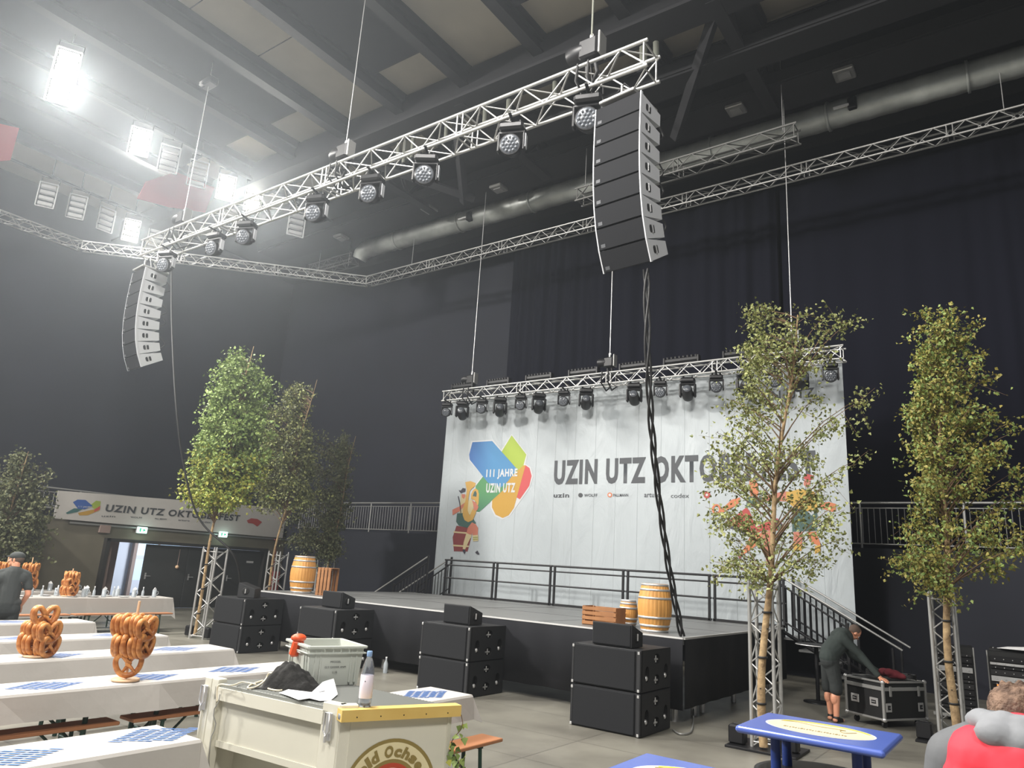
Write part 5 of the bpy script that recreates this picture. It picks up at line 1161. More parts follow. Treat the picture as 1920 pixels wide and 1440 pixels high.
for p in (A_+u1*.035, B_-u1*.09):
    a = mb('steel'); c = p+n1*.012+Vector((0, 0, BZ-.10)); a.rbox(c, (.05, .012, .16), .004, Matrix.Rotation(math.atan2(u1.y, u1.x), 3, 'Z')); a.path([c+n1*.02+Vector((u1.x*q, u1.y*q, z)) for q, z in ((-.018, .08), (.018, .08), (.024, -.02), (0, -.05), (-.024, -.02))], .006, closed=True, n=6); a.tube(c+n1*.02+Vector((0, 0, -.05)), c+n1*.02+Vector((0, 0, -.085)), .009); rel(a, 'latch', t, BO_)
# round brewery emblem on the right-hand panel
def bp(u, z, d=.0): return B_+u2*u+n2*d+Vector((0, 0, z))
LW = (C_-B_).length; ec = (LW*.50, .70)
ctr = on_z(727, 1480, 0)   # sight line through the emblem's middle
dd = ray(729, 1487); tt = ((B_-CAM).dot(n2))/dd.dot(n2); hit = CAM+dd*tt; ec = ((hit-B_).dot(u2), hit.z); R0 = ((CAM+ray(806, 1487)*((B_-CAM).dot(n2)/ray(806, 1487).dot(n2)))-B_).dot(u2)-ec[0]
dt = ray(745, 1384); hz = CAM+dt*((B_-CAM).dot(n2)/dt.dot(n2)); R0 = (hz.z-ec[1]); 
def annulus(key, r0, r1, d, nm='emblem_print'):
    m_ = mb(key); N = 56; vs = [bp(ec[0]+r*math.cos(6.2832*k/N), ec[1]+r*math.sin(6.2832*k/N), d) for r in (r0, r1) for k in range(N)]; m_.add(vs, [(k, N+k, N+(k+1) % N, (k+1) % N) for k in range(N)]); return rel(m_, nm, t, BO_)
annulus('gold', R0*.93, R0, .003); annulus('creami', R0*.62, R0*.93, .003); annulus('gold', R0*.55, R0*.62, .003); annulus('redi', R0*.46, R0*.55, .003); annulus('plate', .001, R0*.46, .003)
def arc_text(s, r, hgt_, a0, a1, key):
    n = len(s); wts = [.55 if ch in 'lI ' else (1.15 if ch in 'OGm' else 1.) for ch in s]; tot = sum(wts); acc = 0
    for ch, w_ in zip(s, wts):
        an = a0+(a1-a0)*(acc+w_/2)/tot; acc += w_
        if ch == ' ': continue
        up = u2*math.cos(an)+Vector((0, 0, 1))*math.sin(an); rt = u2*math.sin(an)-Vector((0, 0, 1))*math.cos(an); wd = abs(a1-a0)*r*w_/tot*.86
        hh = hgt_*(1. if ch in 'GOldhbftk' else .72); P = bp(ec[0], ec[1], .006)+up*(r-hgt_/2)-rt*wd/2; ob = text('emblem_lettering', ch, t, key, P, rt, up, wd, hh, 0, .05, .12, origin=BO_)
arc_text('Gold Ochsen', R0*.765, R0*.22, math.radians(166), math.radians(18), 'gold')
a = mb('hole'); 
for k in range(5): a.lathe([(.004, -.001), (.004, .001)], e0.lerp(e1, .12+.19*k)+n2*.001+Vector((0, 0, BZ-.03)), 8, n2.to_track_quat('Z', 'Y'))
rel(a, 'screw', t, BO_)
# chain and cord hanging at the left post
wire('bar_chain', 'thin chain hanging down the left post of the beer bar', [A_+u1*.19+n1*.02+Vector((.012*math.sin(k*1.9), .012*math.cos(k*1.3), BZ-.06-k*.045)) for k in range(22)], .0035, 'alu2', 'chain')
# things lying on the bar
def bar_pt(px, py, z=BZ+.008): return on_z(px, py, z)
pc0 = bar_pt(592, 1288); t = thing('grey_crate', 'grey plastic euro crate with stencilled black writing on the beer bar', 'crate', pc0)
pr_ = bar_pt(674, 1293); pl_ = bar_pt(528, 1275); X1 = Vector((pr_.x-pc0.x, pr_.y-pc0.y, 0)); L1 = X1.length; X1.normalize(); Y1 = Vector((-X1.y, X1.x, 0)); L2 = min(.42, abs((pl_-pc0).dot(Y1))+abs((pl_-pc0).dot(X1)))
L2 = .40; hC = .27
ang = math.atan2(X1.y, X1.x)
# the crate stands with its short end towards the left; local x along its long side
t.location = (pc0.x, pc0.y, BZ+.008); t.rotation_euler = (0, 0, ang-.08)
kk_, kr_, kl_ = bar_pt(576, 1287), bar_pt(671, 1289), bar_pt(535, 1275); X1 = (kr_-kk_); X1.z = 0; Lc = X1.length; ang = math.atan2(X1.y, X1.x); Y1 = Vector((-X1.y, X1.x, 0)).normalized(); ang = math.radians(70); Lc, Wc = .37, .42; t.location = (kk_.x, kk_.y, BZ+.008); t.rotation_euler = (0, 0, ang)
def wallp(m_, x0, y0_, x1, y1_, flare=.025):
    pass
ns = []
a = mb('grey'); fl = .022
cx_, cy_ = Lc/2, Wc/2
def ringpts(z, e): return [(-e, -e, z), (Lc+e, -e, z), (Lc+e, Wc+e, z), (-e, Wc+e, z)]
lo, hi, li_, lh = ringpts(0, 0), ringpts(hC, fl), ringpts(.012, -.012), ringpts(hC, fl-.012)
vs = lo+hi+li_+lh; a.add(vs, [(i, (i+1) % 4, 4+(i+1) % 4, 4+i) for i in range(4)]+[(8+(i+1) % 4, 8+i, 12+i, 12+(i+1) % 4) for i in range(4)]+[(4+i, 4+(i+1) % 4, 12+(i+1) % 4, 12+i) for i in range(4)]+[(3, 2, 1, 0), (8, 9, 10, 11)]); a.build('crate_shell', t)
a = mb('grey')
for z, e, th in ((hC-.008, fl+.014, .018), (hC-.05, fl+.012, .010)):
    for (x, y, w, d) in ((Lc/2, -e, Lc+2*e, .014), (Lc/2, Wc+e, Lc+2*e, .014), (-e, Wc/2, .014, Wc+2*e), (Lc+e, Wc/2, .014, Wc+2*e)): a.rbox((x, y, z), (w, d, th), .003)
a.build('rim', t)
a = mb('grey')
for x in (.03, .07, Lc-.07, Lc-.03): a.rbox((x, -.014, hC/2), (.012, .014, hC-.04), .002)
for x in (Lc*.25, Lc*.42, Lc*.58, Lc*.75): a.rbox((x, -.022, hC-.03), (.008, .014, .04), .002)
a.build('front_ribs', t); a = mb('grey')
for y in (.03, .08, Wc-.08, Wc-.03): a.rbox((-.014, y, hC/2), (.014, .012, hC-.04), .002)
a.build('side_ribs', t)
a = mb('gdark'); a.box((Lc/2, -.014, hC*.84), (Lc*.62, .006, .006)); a.box((Lc*.19, -.013, hC*.45), (.006, .006, hC*.72)); a.box((Lc*.81, -.013, hC*.45), (.006, .006, hC*.72)); a.build('label_frame', t)
a = mb('plate'); a.rbox((-.03, Wc/2, hC*.78), (.012, .16, .018), .004); a.build('hand_grip', t)
for k, (s_, z_, w_) in enumerate((('MIGGEL', .60, .08), ('GLS GASSER ANM', .47, .16), ('LUB', .34, .035))):
    text('stencil_lettering', s_, t, 'ink2', (Lc/2-w_/2, -.017, hC*z_-.008), (1, 0, 0), (0, 0, 1), w_, .014, 0, .0)
crate_t = t
p = t.location+Matrix.Rotation(ang, 3, 'Z') @ Vector((-.03, Wc*.55, hC-.04)); a = mb('orange'); a.rbox((0, 0, 0), (.06, .09, .13), .02, Matrix.Rotation(.3, 3, 'Y')); a.ball((.01, 0, .07), (.05, .06, .03), 12, 8); o_ = a.build('orange_glove'); o_.location = p; tag(o_, 'bright orange plastic piece hanging over the left rim of the grey crate', 'plastic piece')
pb = bar_pt(683, 1326); t = thing('water_bottle', 'clear plastic water bottle with light blue cap and pinkish label on the bar', 'bottle', pb); hB = .33
a = mb('clearp'); a.lathe([(.034, 0), (.040, .012), (.040, .05), (.038, .06), (.040, .07), (.040, .20), (.036, .235), (.024, .275), (.015, .295), (.0145, .31), (.012, .31), (.012, .295), (.021, .27), (.036, .2), (.037, .015)], n=28); a.build('bottle_body', t)
a = mb('labelp'); a.lathe([(.0405, .055), (.0412, .056), (.0412, .19), (.0405, .191)], n=28); a.build('label', t)
a = mb('ink2'); q_ = (CAM-pb); q_.z = 0; q_.normalize(); a.ball(q_*.0405+Vector((-.012, -.0, .155)), (.009, .009, .013), 10, 6); a.build('label_print', t)
a = mb('capb'); a.lathe([(.0165, .297), (.0175, .298), (.0175, .325), (.015, .33)], n=20); a.build('cap', t)
# black cord bag
pg = bar_pt(548, 1291); t = thing('cord_bag', 'crumpled black cotton bag with cream drawstrings on the beer bar', 'bag', pg)
a = mb('blackcl'); NX, NY = 44, 26
def bagh(u, v):
    e = max(0, 1-abs(u)**2.6-abs(v)**2.4); hgt = .165*(.62+.38*math.cos((u+.25)*2.6))*e**.55
    f = .55*.016*math.sin(9*u+5*v+2*math.sin(4*v))+.006*math.sin(17*u-7*v)+.004*math.sin(23*v+6*u)
    return max(.002, hgt+f*min(1, e*3))
vs = [(.215*(2*i/NX-1)*(1+.08*math.sin(5*(2*j/NY-1))), .12*(2*j/NY-1)*(1+.12*math.sin(4*(2*i/NX-1))), bagh(2*i/NX-1, 2*j/NY-1)) for j in range(NY+1) for i in range(NX+1)]
a.add(vs, [(j*(NX+1)+i, j*(NX+1)+i+1, (j+1)*(NX+1)+i+1, (j+1)*(NX+1)+i) for j in range(NY) for i in range(NX)], True)
bo_ = a.build('bag_body', t); bo_.rotation_euler = (0, 0, math.radians(28))
V = lambda px, py, dz=.004: on_z(px, py, BZ+.008+dz)-pg
def cordp(pts, nm='drawstring'):
    a = mb('cord'); a.path(smooth_path(pts, 6), .0055, n=7); a.build(nm, t)
cordp([V(578, 1262, .02), V(586, 1270, .02), V(589, 1285), V(592, 1296)])
cordp([V(500, 1281), V(515, 1283, .03), V(517, 1268, .05), V(505, 1262, .05), V(497, 1275), V(480, 1288), V(465, 1290), V(470, 1284), V(492, 1276)])
cordp([V(497, 1284), V(530, 1282), V(531, 1293), V(515, 1294), V(500, 1289), V(512, 1282)])
pts = [bar_pt(x, y, BZ+.02) for x, y in ((435, 1285), (455, 1279), (480, 1283))]
wire('cord_end', 'cream cord end looping over the left corner of the beer bar', smooth_path([A_+u1*.2+n1*.03+Vector((0, 0, BZ-.10)), A_+u1*.19+n1*.03+Vector((0, 0, BZ+.0))]+pts, 6), .005, 'cord', 'cord')
# crumpled white paper
pp = [on_z(x, y, BZ+.012) for x, y in ((523, 1299), (540, 1296), (562, 1300), (590, 1303), (608, 1301), (604, 1290), (624, 1286), (633, 1303), (620, 1313), (600, 1315), (580, 1312), (560, 1312), (540, 1305))]
zz = [.0, .012, .01, .012, .02, .04, .05, .005, 0, .004, .01, .0, .003]; a = mb('paper'); c = sum(pp, Vector())/len(pp); vs = [p+Vector((0, 0, q)) for p, q in zip(pp, zz)]+[c+Vector((0, 0, .015))]; n = len(pp)
a.add(vs, [(n, i, (i+1) % n) for i in range(n)]); o_ = a.build('paper_sheet', origin=c); tag(o_, 'crumpled white paper lying before the black bag on the bar', 'paper'); md = o_.modifiers.new('thick', 'SOLIDIFY'); md.thickness = .002; md.offset = 1
# ivy sprig hanging at the right rear corner of the bar
t = thing('ivy_garland', 'sprig of variegated ivy hanging down the right corner of the beer bar', 'ivy', C_+n2*.05+Vector((0, 0, BZ-.05))); rnd = random.Random(12)
pts = [Vector((.03*math.sin(k*1.1), .03+.03*math.cos(k*.9), -.045*k)) for k in range(22)]; a = mb('twig'); a.path(pts, .003, n=5); a.build('stem', t); lf = MB()
for k in range(70):
    p = rnd.choice(pts[1:])+Vector((rnd.gauss(0, .03), rnd.gauss(0, .03), rnd.gauss(0, .02))); n = Vector((rnd.gauss(.6, .6), rnd.gauss(-.6, .6), rnd.gauss(0, .5))).normalized(); ax = Vector((rnd.gauss(0, .5), rnd.gauss(0, .5), -1)); ax = (ax-n*ax.dot(n)).normalized(); s_ = n.cross(ax); q = rnd.uniform(.03, .055); lf.use('leafC' if rnd.random() < .6 else 'leafY')
    lf.add([p, p+ax*q*.2+s_*q*.55, p+ax*q*.6+s_*q*.3, p+ax*q*1.1, p+ax*q*.6-s_*q*.3, p+ax*q*.2-s_*q*.55], [(0, 1, 2, 3, 4, 5)])
o_ = lf.build('leaves', t); o_['kind'] = 'stuff'
# ---------------------------------------------------------------- blue standing tables on tubs
def blue_table(label, x0, x1, y0, y1, z=1.1, tubs=True):
    t = thing('standing_table', label, 'standing table', ((x0+x1)/2, (y0+y1)/2, 0), 0, 'blue standing tables with oval prints'); w, d = x1-x0, y1-y0
    a = mb('bluetop'); a.rbox((0, 0, z-.022), (w, d, .045), .014); bevel(a.build('tabletop', t), .006)
    N = 48; E = lambda rx, ry, dz, key, nm, cx=0, cy=0: (lambda m_: (m_.add([(cx+rx*math.cos(6.2832*k/N), cy+ry*math.sin(6.2832*k/N), z+dz) for k in range(N)], [tuple(range(N))]), m_.build(nm, t)))(mb(key))
    E(w*.385, d*.33, .0015, 'plate', 'oval_print'); E(w*.37, d*.31, .0025, 'oval', 'oval_print')
    m_ = mb('yel'); K = 24; o1 = [(w*.37*math.cos(a_), d*.31*math.sin(a_)) for a_ in [math.radians(25+120*k/K) for k in range(K+1)]]; i1 = [(p[0]*.95, p[1]*.86-.002) for p in o1][::-1]; m_.add([(x, y, z+.0035) for x, y in o1+i1], [(k, k+1, 2*K-k, 2*K+1-k) for k in range(K)]); m_.build('yellow_sweep', t)
    a = mb('gold'); a.path(smooth_path([(w*.24, d*.10, z+.003), (w*.17, d*.0, z+.003), (w*.13, d*.09, z+.003), (w*.16, d*.13, z+.003), (w*.06, d*.13, z+.003), (-w*.04, d*.12, z+.003), (-w*.2, d*.17, z+.003), (-w*.3, d*.12, z+.003)], 6), .0028, n=5); a.build('script_flourish', t)
    a = mb('gold')
    for q in range(22): x = w*.2-w*.42*q/21; a.box((x, -d*.13+.004*math.sin(q*2.2), z+.0035), (.006 if q % 3 else .013, .018+.010*(q % 2), .001))
    a.build('small_lettering', t)
    for sx in (-1, 1):
        tx = sx*w*.20
        for sy in (-1, 1):
            a = mb('blueleg'); a.tube((sx*w*.28-sx*.0, sy*.13, z-.045), (sx*w*.28, sy*.13, .06), .032, n=14); a.build('leg', t)
    a = mb('bluetop'); a.rbox((0, 0, .55), (w*.56, .04, .04), .01); a.rbox((-w*.28, 0, .55), (.04, .26, .04), .01); a.rbox((w*.28, 0, .55), (.04, .26, .04), .01); a.build('cross_bar', t)
    a = mb('tub'); R_ = .40; a.lathe([(R_*.86, .0), (R_*.88, .01), (R_, .79), (R_+.005, .80), (R_-.02, .80), (R_*.85, .3), (.02, .28)], n=40); tb = a.build('tub', t)
    a = mb('blk'); a.lathe([(R_-.022, .795), (R_+.012, .795), (R_+.012, .82), (R_-.022, .82)], n=40); a.build('rim', tb)
    return t
blue_table('blue-topped standing table with oval cream print before the flight case', -1.71, -.83, 5.03, 5.74)
blue_table('blue-topped standing table cut off by the bottom edge', -1.79, -.91, 3.15, 3.86)
# ---------------------------------------------------------------- flight case with a maroon bundle
N_, L_, R_ = Vector((-2.1, 12.89, 0)), Vector((-2.68, 13.23, 0)), Vector((-1.7, 13.75, 0))
cw = .68; cdp = .92; rz = math.atan2((N_-L_).y, (N_-L_).x); t = thing('flight_case', 'black flight case with silver edges, butterfly latches and castors', 'flight case', (N_.x, N_.y, 0), rz); hc0, hc1 = .13, .66
X0_, Y1_ = -cw, cdp
a = mb('case'); a.box((-cw/2, cdp/2, (hc0+hc1)/2), (cw-.01, cdp-.01, hc1-hc0)); a.build('case_body', t)
a = mb('alu')
for x in (-cw, 0):
    for y in (0, cdp): a.rbox((x, y, (hc0+hc1)/2), (.04, .04, hc1-hc0+.01), .006)
for z in (hc0, hc1, hc1-.11, hc1-.085):
    for (cx, cy, w, d) in ((-cw/2, 0, cw, .034), (-cw/2, cdp, cw, .034), (-cw, cdp/2, .034, cdp), (0, cdp/2, .034, cdp)): a.rbox((cx, cy, z), (w, d, .028), .004)
a.build('edge_profile', t)
for x in (-cw, 0):
    for y in (0, cdp):
        for z in (hc0, hc1): a = mb('steel'); a.ball((x, y, z), .034, 12, 8); a.build('ball_corner', t)
for (x, y, fx) in ((-cw*.76, -.004, 0), (-cw*.25, -.004, 0), (.004, .1, 1), (.004, cdp-.12, 1)):
    a = mb('steel'); s_ = (.014, .12, .13) if fx else (.15, .014, .12); a.rbox((x, y, .36 if not fx else .30), s_, .01); h_ = a.build('recessed_latch', t)
    a = mb('blk2'); k_ = (.016, .07, .07) if fx else (.09, .016, .06); a.rbox((x, y, .36 if not fx else .30), k_, .004); a.use('steel').tube((x+(.012 if fx else -.03), y-(.0 if fx else .012), .36 if not fx else .30), (x+(.012 if fx else .03), y+(.03 if fx else -.012), .36 if not fx else .30), .006); a.build('grip', h_)
for (x, y) in ((.004, .14), (.004, cdp-.16)): a = mb('alu'); a.rbox((x+.01, y, hc1-.13), (.02, .05, .15), .006); a.build('lid_hinge', t)
for x in (-cw+.09, -.09):
    for y in (.1, cdp-.1): a = mb('blk2'); a.lathe([(.045, -.018), (.05, -.01), (.05, .01), (.045, .018)], (x, y, .05), 16, Vector((1, 0, 0)).to_track_quat('Z', 'Y')); a.use('steel').rbox((x, y, .1), (.06, .06, .03), .004); a.build('castor', t)
Rz = Matrix.Rotation(rz, 3, 'Z'); CO = Vector((N_.x, N_.y, 0))
bun = thing('maroon_jacket', 'maroon cloth bundle lying on top of the flight case', 'jacket', CO+Rz @ Vector((-.22, .52, hc1+.015)))
m_ = MB()
for (x, y, z, r) in ((0, 0, .07, .1), (-.14, .05, .08, .08), (.1, .0, .05, .08), (-.22, .1, .06, .06), (.0, .1, .05, .09), (-.05, -.06, .1, .07)): m_.ball((x, y, z), (r*1.2, r, min(z, r*.8)), 12, 8)
join_remesh(m_, 'cloth_folds', bun, 'darkred', .012, smooth=2)
for q, (x, y, lb) in enumerate(((-.52, .3, 'black cable coil on the flight case beside the man’s arm'), (.0, .55, 'dark coiled cable at the right rear of the flight case top'))):
    a = mb('blk2'); a.path([(.09*math.cos(k*.5)*(1+.1*math.sin(k)), .08*math.sin(k*.5), .015+.0016*k) for k in range(48)], .011, n=6); o_ = a.build('cable_coil'); o_.location = CO+Rz @ Vector((x if x else -.06, y+.12, hc1+.02)); tag(o_, lb.replace('’', "'").replace("the man's arm", 'the bending person'), 'cable')
p = CO+Rz @ Vector((-.56, .55, hc1+.12))
for k in range(2): a = mb('plate'); a.rbox((0, 0, 0), (.14, .05, .035), .008); o_ = a.build('label_roll'); o_.location = CO+Rz @ Vector((-.60+k*.16, .62+.12*k, hc1+.04)); tag(o_, ('small white roll at the left rear of the flight case top', 'second small white roll nearer the bending person')[k], 'roll')
# ---------------------------------------------------------------- equipment racks at the right
def rack(label, x, y, rz, w, d, h, seed, key='case', lit=False):
    t = thing('equipment_rack', label, 'equipment rack', (x, y, 0), rz); rnd = random.Random(seed)
    a = mb(key); a.rbox((0, 0, h/2+.06), (w, d, h-.06), .01); a.build('rack_case', t)
    a = mb('alu2')
    for sx in (-1, 1): a.rbox((sx*w/2, -d/2, h/2+.06), (.02, .02, h-.06), .004)
    a.rbox((0, -d/2, .08), (w+.1, .06, .05), .005); a.build('edge_profile', t)
    z = .2; k = 0
    while z < h-.12:
        hh = rnd.choice((.045, .09)); a = mb(rnd.choice(('blk', 'blk2', 'lampfr' if k % 3 == 1 else 'blk'))); a.rbox((0, -d/2-.012, z+hh/2), (w-.07, .03, hh-.006), .003); u = a.build('rack_unit', t)
        a = mb('steel')
        for q in range(5): a.tube((-w*.35+q*w*.17, -d/2-.03, z+hh/2), (-w*.35+q*w*.17, -d/2-.042, z+hh/2), .008, n=8)
        a.build('knob', u); z += hh+.01; k += 1
    if lit: a = mb('ledr'); a.box((-w*.3, -d/2-.03, .62), (.08, .006, .018)); a.build('status_light', t)
    for sx in (-1, 1): a = mb('blk2'); a.lathe([(.05, -.02), (.05, .02)], (sx*(w/2-.08), 0, .05), 14, Vector((1, 0, 0)).to_track_quat('Z', 'Y')); a.build('castor', t)
    return t
ra = Vector((-.62, 15.4, 0)); rack('black rack with silver units and an orange light behind the red jacket', ra.x+.15, ra.y, -.05, .72, .6, 1.12, 3, lit=True)
rack('dark blue-lit rack behind the rightmost truss tower', -1.35, 15.2, .1, .6, .6, 1.15, 6)
a = mb('paper'); a.add([(-.2, -.13, 0), (.18, -.17, .0), (.27, .07, .05), (-.06, .15, .02)], [(0, 1, 2, 3)]); o_ = a.build('paper_sheet'); o_.location = (ra.x+.12, ra.y-.08, 1.2); tag(o_, 'white sheet of paper lying on the rack behind the red jacket', 'paper'); o_.modifiers.new('thick', 'SOLIDIFY').thickness = .003
t = thing('mixing_desk', 'small dark control desk on the rack with the orange light', 'mixing desk', (ra.x+.1, ra.y, 1.125)); a = mb('blk2'); a.rbox((0, .05, .03), (.6, .4, .06), .01); a.build('desk_body', t); a = mb('steel')
for q in range(7): a.rbox((-.24+q*.08, -.06, .065), (.02, .04, .015), .003)
a.build('faders', t)
# little high table under the stairs
p = on_y(1530, 1208, 14.6); t = thing('bistro_table', 'small black high table with a bright rim below the right stairs', 'high table', (p.x, 14.6, 0)); a = mb('blk'); a.lathe([(.34, p.z-.03), (.35, p.z-.02), (.34, p.z)], n=32); a.build('tabletop', t); a = mb('steel'); a.lathe([(.345, p.z-.022), (.357, p.z-.018), (.345, p.z-.006)], n=32); a.build('rim', t); a = mb('blk'); a.tube((0, 0, 0), (0, 0, p.z-.03), .035); a.lathe([(.25, 0), (.25, .02), (.05, .04)], n=24); a.build('pedestal', t)
# bottle on the floor near the second subwoofer stack
p = on_z(722, 1262, 0); t = thing('floor_bottle', 'small clear bottle standing on the floor by the third subwoofer stack', 'bottle', p); a = mb('glassw'); a.lathe([(.035, 0), (.04, .01), (.04, .16), (.015, .22), (.015, .26)], n=14); a.build('bottle_body', t); a = mb('plate'); a.lathe([(.017, .26), (.017, .28)], n=10); a.build('cap', t)
pts = [on_z(1262, 1368, .02), on_z(1275, 1376, .02), on_z(1295, 1372, .02), on_z(1300, 1350, .02), on_z(1300, 1330, .1)]; wire('floor_cable', 'grey cable curling on the floor right of the rightmost subwoofers', smooth_path(pts, 6), .012, 'alu2')
# ================================================================== PEOPLE
def hand(m_, wrist, d, palm, s=1., curl=.35, side=1):
    """palm plus five tapering fingers; d points along the hand, palm is the palm's normal"""
    d = Vector(d).normalized(); pn = Vector(palm); pn = (pn-d*pn.dot(d)).normalized(); ac = d.cross(pn)*side; w = Vector(wrist)
    for q in (-.028, -.01, .01, .028): m_.tube(w+ac*q*s*.7, w+d*.085*s+ac*q*s, .015*s, .013*s, n=10); m_.ball(w+d*.085*s+ac*q*s, .013*s)
    for q, L in ((-.031, .062), (-.011, .078), (.010, .074), (.030, .060)):
        p = w+d*.088*s+ac*q*s; a = p+(d*math.cos(curl*.5)+pn*math.sin(curl*.5))*L*.5*s; b = a+(d*math.cos(curl*1.6)+pn*math.sin(curl*1.6))*L*.5*s
        m_.tube(p, a, .0095*s, .0088*s, n=10); m_.ball(a, .0088*s); m_.tube(a, b, .0088*s, .0075*s, n=10); m_.ball(b, .0075*s)
    p = w+d*.02*s-ac*.026*s; a = p+(d*.75-ac*.65+pn*.2).normalized()*.04*s; b = a+(d*.95-ac*.2+pn*.3).normalized()*.032*s
    m_.tube(p, a, .0125*s, .0105*s, n=10); m_.ball(a, .0105*s); m_.tube(a, b, .0105*s, .0085*s, n=10); m_.ball(b, .0085*s)
def head(m_, c, fwd, up, s=1.):
    """skull, jaw, nose, brow, lips, eyes sockets and ears around centre c"""
    f = Vector(fwd).normalized(); u = Vector(up); u = (u-f*u.dot(f)).normalized(); r = f.cross(u); R = Matrix((r, f, u)).transposed(); c = Vector(c)
    P = lambda x, y, z: c + R @ Vector((x, y, z))*s
    m_.ball(P(0, -.008, .025), [q*s for q in (.076, .096, .092)], 20, 14, R); m_.ball(P(0, .025, -.045), [q*s for q in (.056, .062, .062)], 16, 12, R)
    m_.ball(P(0, .058, -.082), [q*s for q in (.026, .024, .02)], 12, 8, R); m_.tube(P(0, .088, .012), P(0, .108, -.022), .009*s, .014*s, n=10); m_.ball(P(0, .106, -.024), .0145*s); 
    for q in (-1, 1): m_.ball(P(q*.014, .096, -.028), .010*s); m_.ball(P(q*.03, .078, .024), [k*s for k in (.024, .014, .008)], 10, 6, R); m_.ball(P(q*.034, .062, -.018), [k*s for k in (.022, .02, .02)], 10, 6, R)
    m_.ball(P(0, .082, -.052), [q*s for q in (.024, .010, .006)], 10, 6, R); m_.ball(P(0, .079, -.062), [q*s for q in (.020, .011, .007)], 10, 6, R)
    for q in (-1, 1): m_.ball(P(q*.079, -.008, -.008), [k*s for k in (.009, .018, .031)], 12, 8, R); m_.ball(P(q*.077, .0, -.03), [k*s for k in (.008, .010, .012)], 10, 6, R)
    return P, R
def eyes(P, R, par, og, s=1.):
    for q in (-1, 1):
        a = mb('plate'); a.ball(P(q*.031, .078, .004)-og, .0115*s, 12, 8); a.use('hole').ball(P(q*.031, .0855, .004)-og, .0055*s, 10, 6); a.build('eye', par)
def footL(m_, ank, d, s=1.):
    a = Vector(ank); d = Vector(d).normalized(); m_.tube(a+Vector((0, 0, .0)), a+Vector((0, 0, -.05)), .04*s, .042*s, n=12); m_.ball(a-d*.035+Vector((0, 0, -.055)), (.042, .042, .034)); m_.tube(a-d*.03+Vector((0, 0, -.058)), a+d*.13+Vector((0, 0, -.066)), .04*s, .034*s, n=12); m_.ball(a+d*.14+Vector((0, 0, -.066)), (.042, .042, .028))
# ---- standing person at the far left, seen from behind, head turned left
d1 = 13.9; c1_ = at(23, 1085, d1); px_, py_ = c1_.x, c1_.y; view = Vector((px_, py_, 0)).normalized(); rt = Vector((view.y, -view.x, 0)); O = Vector((px_, py_, 0))
def W1(r, f, z): return O + rt*r + view*f + Vector((0, 0, z))      # r to the picture's right, f away from the camera
t = thing('person', 'person in black cap, charcoal T-shirt and black trousers standing at the left edge, back turned', 'person', O)
m_ = MB().use('skin'); hf = (-rt*.85+view*.45)
P, R = head(m_, W1(.0, .03, 1.655), hf, (0, 0, 1))
limb(m_, [W1(.01, .0, 1.60), W1(.01, -.01, 1.45)], [.056, .062])
limb(m_, [W1(0, 0, 1.42), W1(0, 0, 1.2), W1(0, 0, 1.0)], [.13, .14, .13])
for s_ in (-1, 1): m_.ball(W1(s_*.1, 0, 1.36), (.11, .1, .1)); m_.ball(W1(s_*.07, 0, .98), (.1, .1, .1))
limb(m_, [W1(-.19, 0, 1.42), W1(-.27, -.02, 1.15), W1(-.30, .06, .91)], [.052, .043, .03]); hand(m_, W1(-.30, .06, .90), (-.02*rt.x, .1, -1), view*-1, 1., .5)
limb(m_, [W1(.19, 0, 1.42), W1(.25, -.02, 1.15), W1(.18, .16, .95)], [.052, .043, .03]); hand(m_, W1(.18, .16, .95), view*.8+Vector((0, 0, -.5)), Vector((0, 0, -1)), 1., .5, -1)
for s_ in (-1, 1): limb(m_, [W1(s_*.09, 0, .95), W1(s_*.11, .01, .5), W1(s_*.12, -.01, .1)], [.085, .056, .04]); footL(m_, W1(s_*.12, -.01, .1), view)
bo = join_remesh(m_, 'body', t, 'skin', .0062, O, 3); eyes(P, R, bo, O)
m_ = MB(); limb(m_, [W1(0, -.005, 1.43), W1(0, 0, 1.2), W1(0, 0, 1.02)], [.14, .155, .15])
for s_ in (-1, 1): m_.ball(W1(s_*.11, 0, 1.38), (.12, .12, .11)); m_.ball(W1(s_*.07, 0, 1.02), (.12, .125, .08)); limb(m_, [W1(s_*.18, 0, 1.425), W1(s_*.235, -.01, 1.25)], [.068, .066]); m_.tube(W1(s_*.02, 0, 1.50), W1(s_*.17, 0, 1.44), .055, .066)
join_remesh(m_, 'tshirt', t, 'shirt', .012, O, 3)
m_ = MB(); limb(m_, [W1(0, 0, 1.0), W1(0, 0, .93)], [.15, .15])
for s_ in (-1, 1): m_.ball(W1(s_*.075, -.02, .92), (.115, .125, .12)); limb(m_, [W1(s_*.09, 0, .93), W1(s_*.11, .01, .5), W1(s_*.12, -.01, .1)], [.105, .075, .065])
join_remesh(m_, 'trousers', t, 'shorts', .012, O, 2)
m_ = MB()
for s_ in (-1, 1): footL(m_, W1(s_*.12, -.01, .1), view, 1.12)
join_remesh(m_, 'shoes', t, 'shoe', .01, O, 2)
a = mb('shair'); a.ball(P(0, -.018, .01)-O, (.081, .094, .075), 18, 12, R); a.build('hair', t)
a = mb('shirt'); a.ball(P(0, -.005, .055)-O, (.09, .108, .068), 20, 12, R); a.ball(P(0, .085, .045)-O, (.06, .07, .012), 16, 6, R); a.build('cap', t)
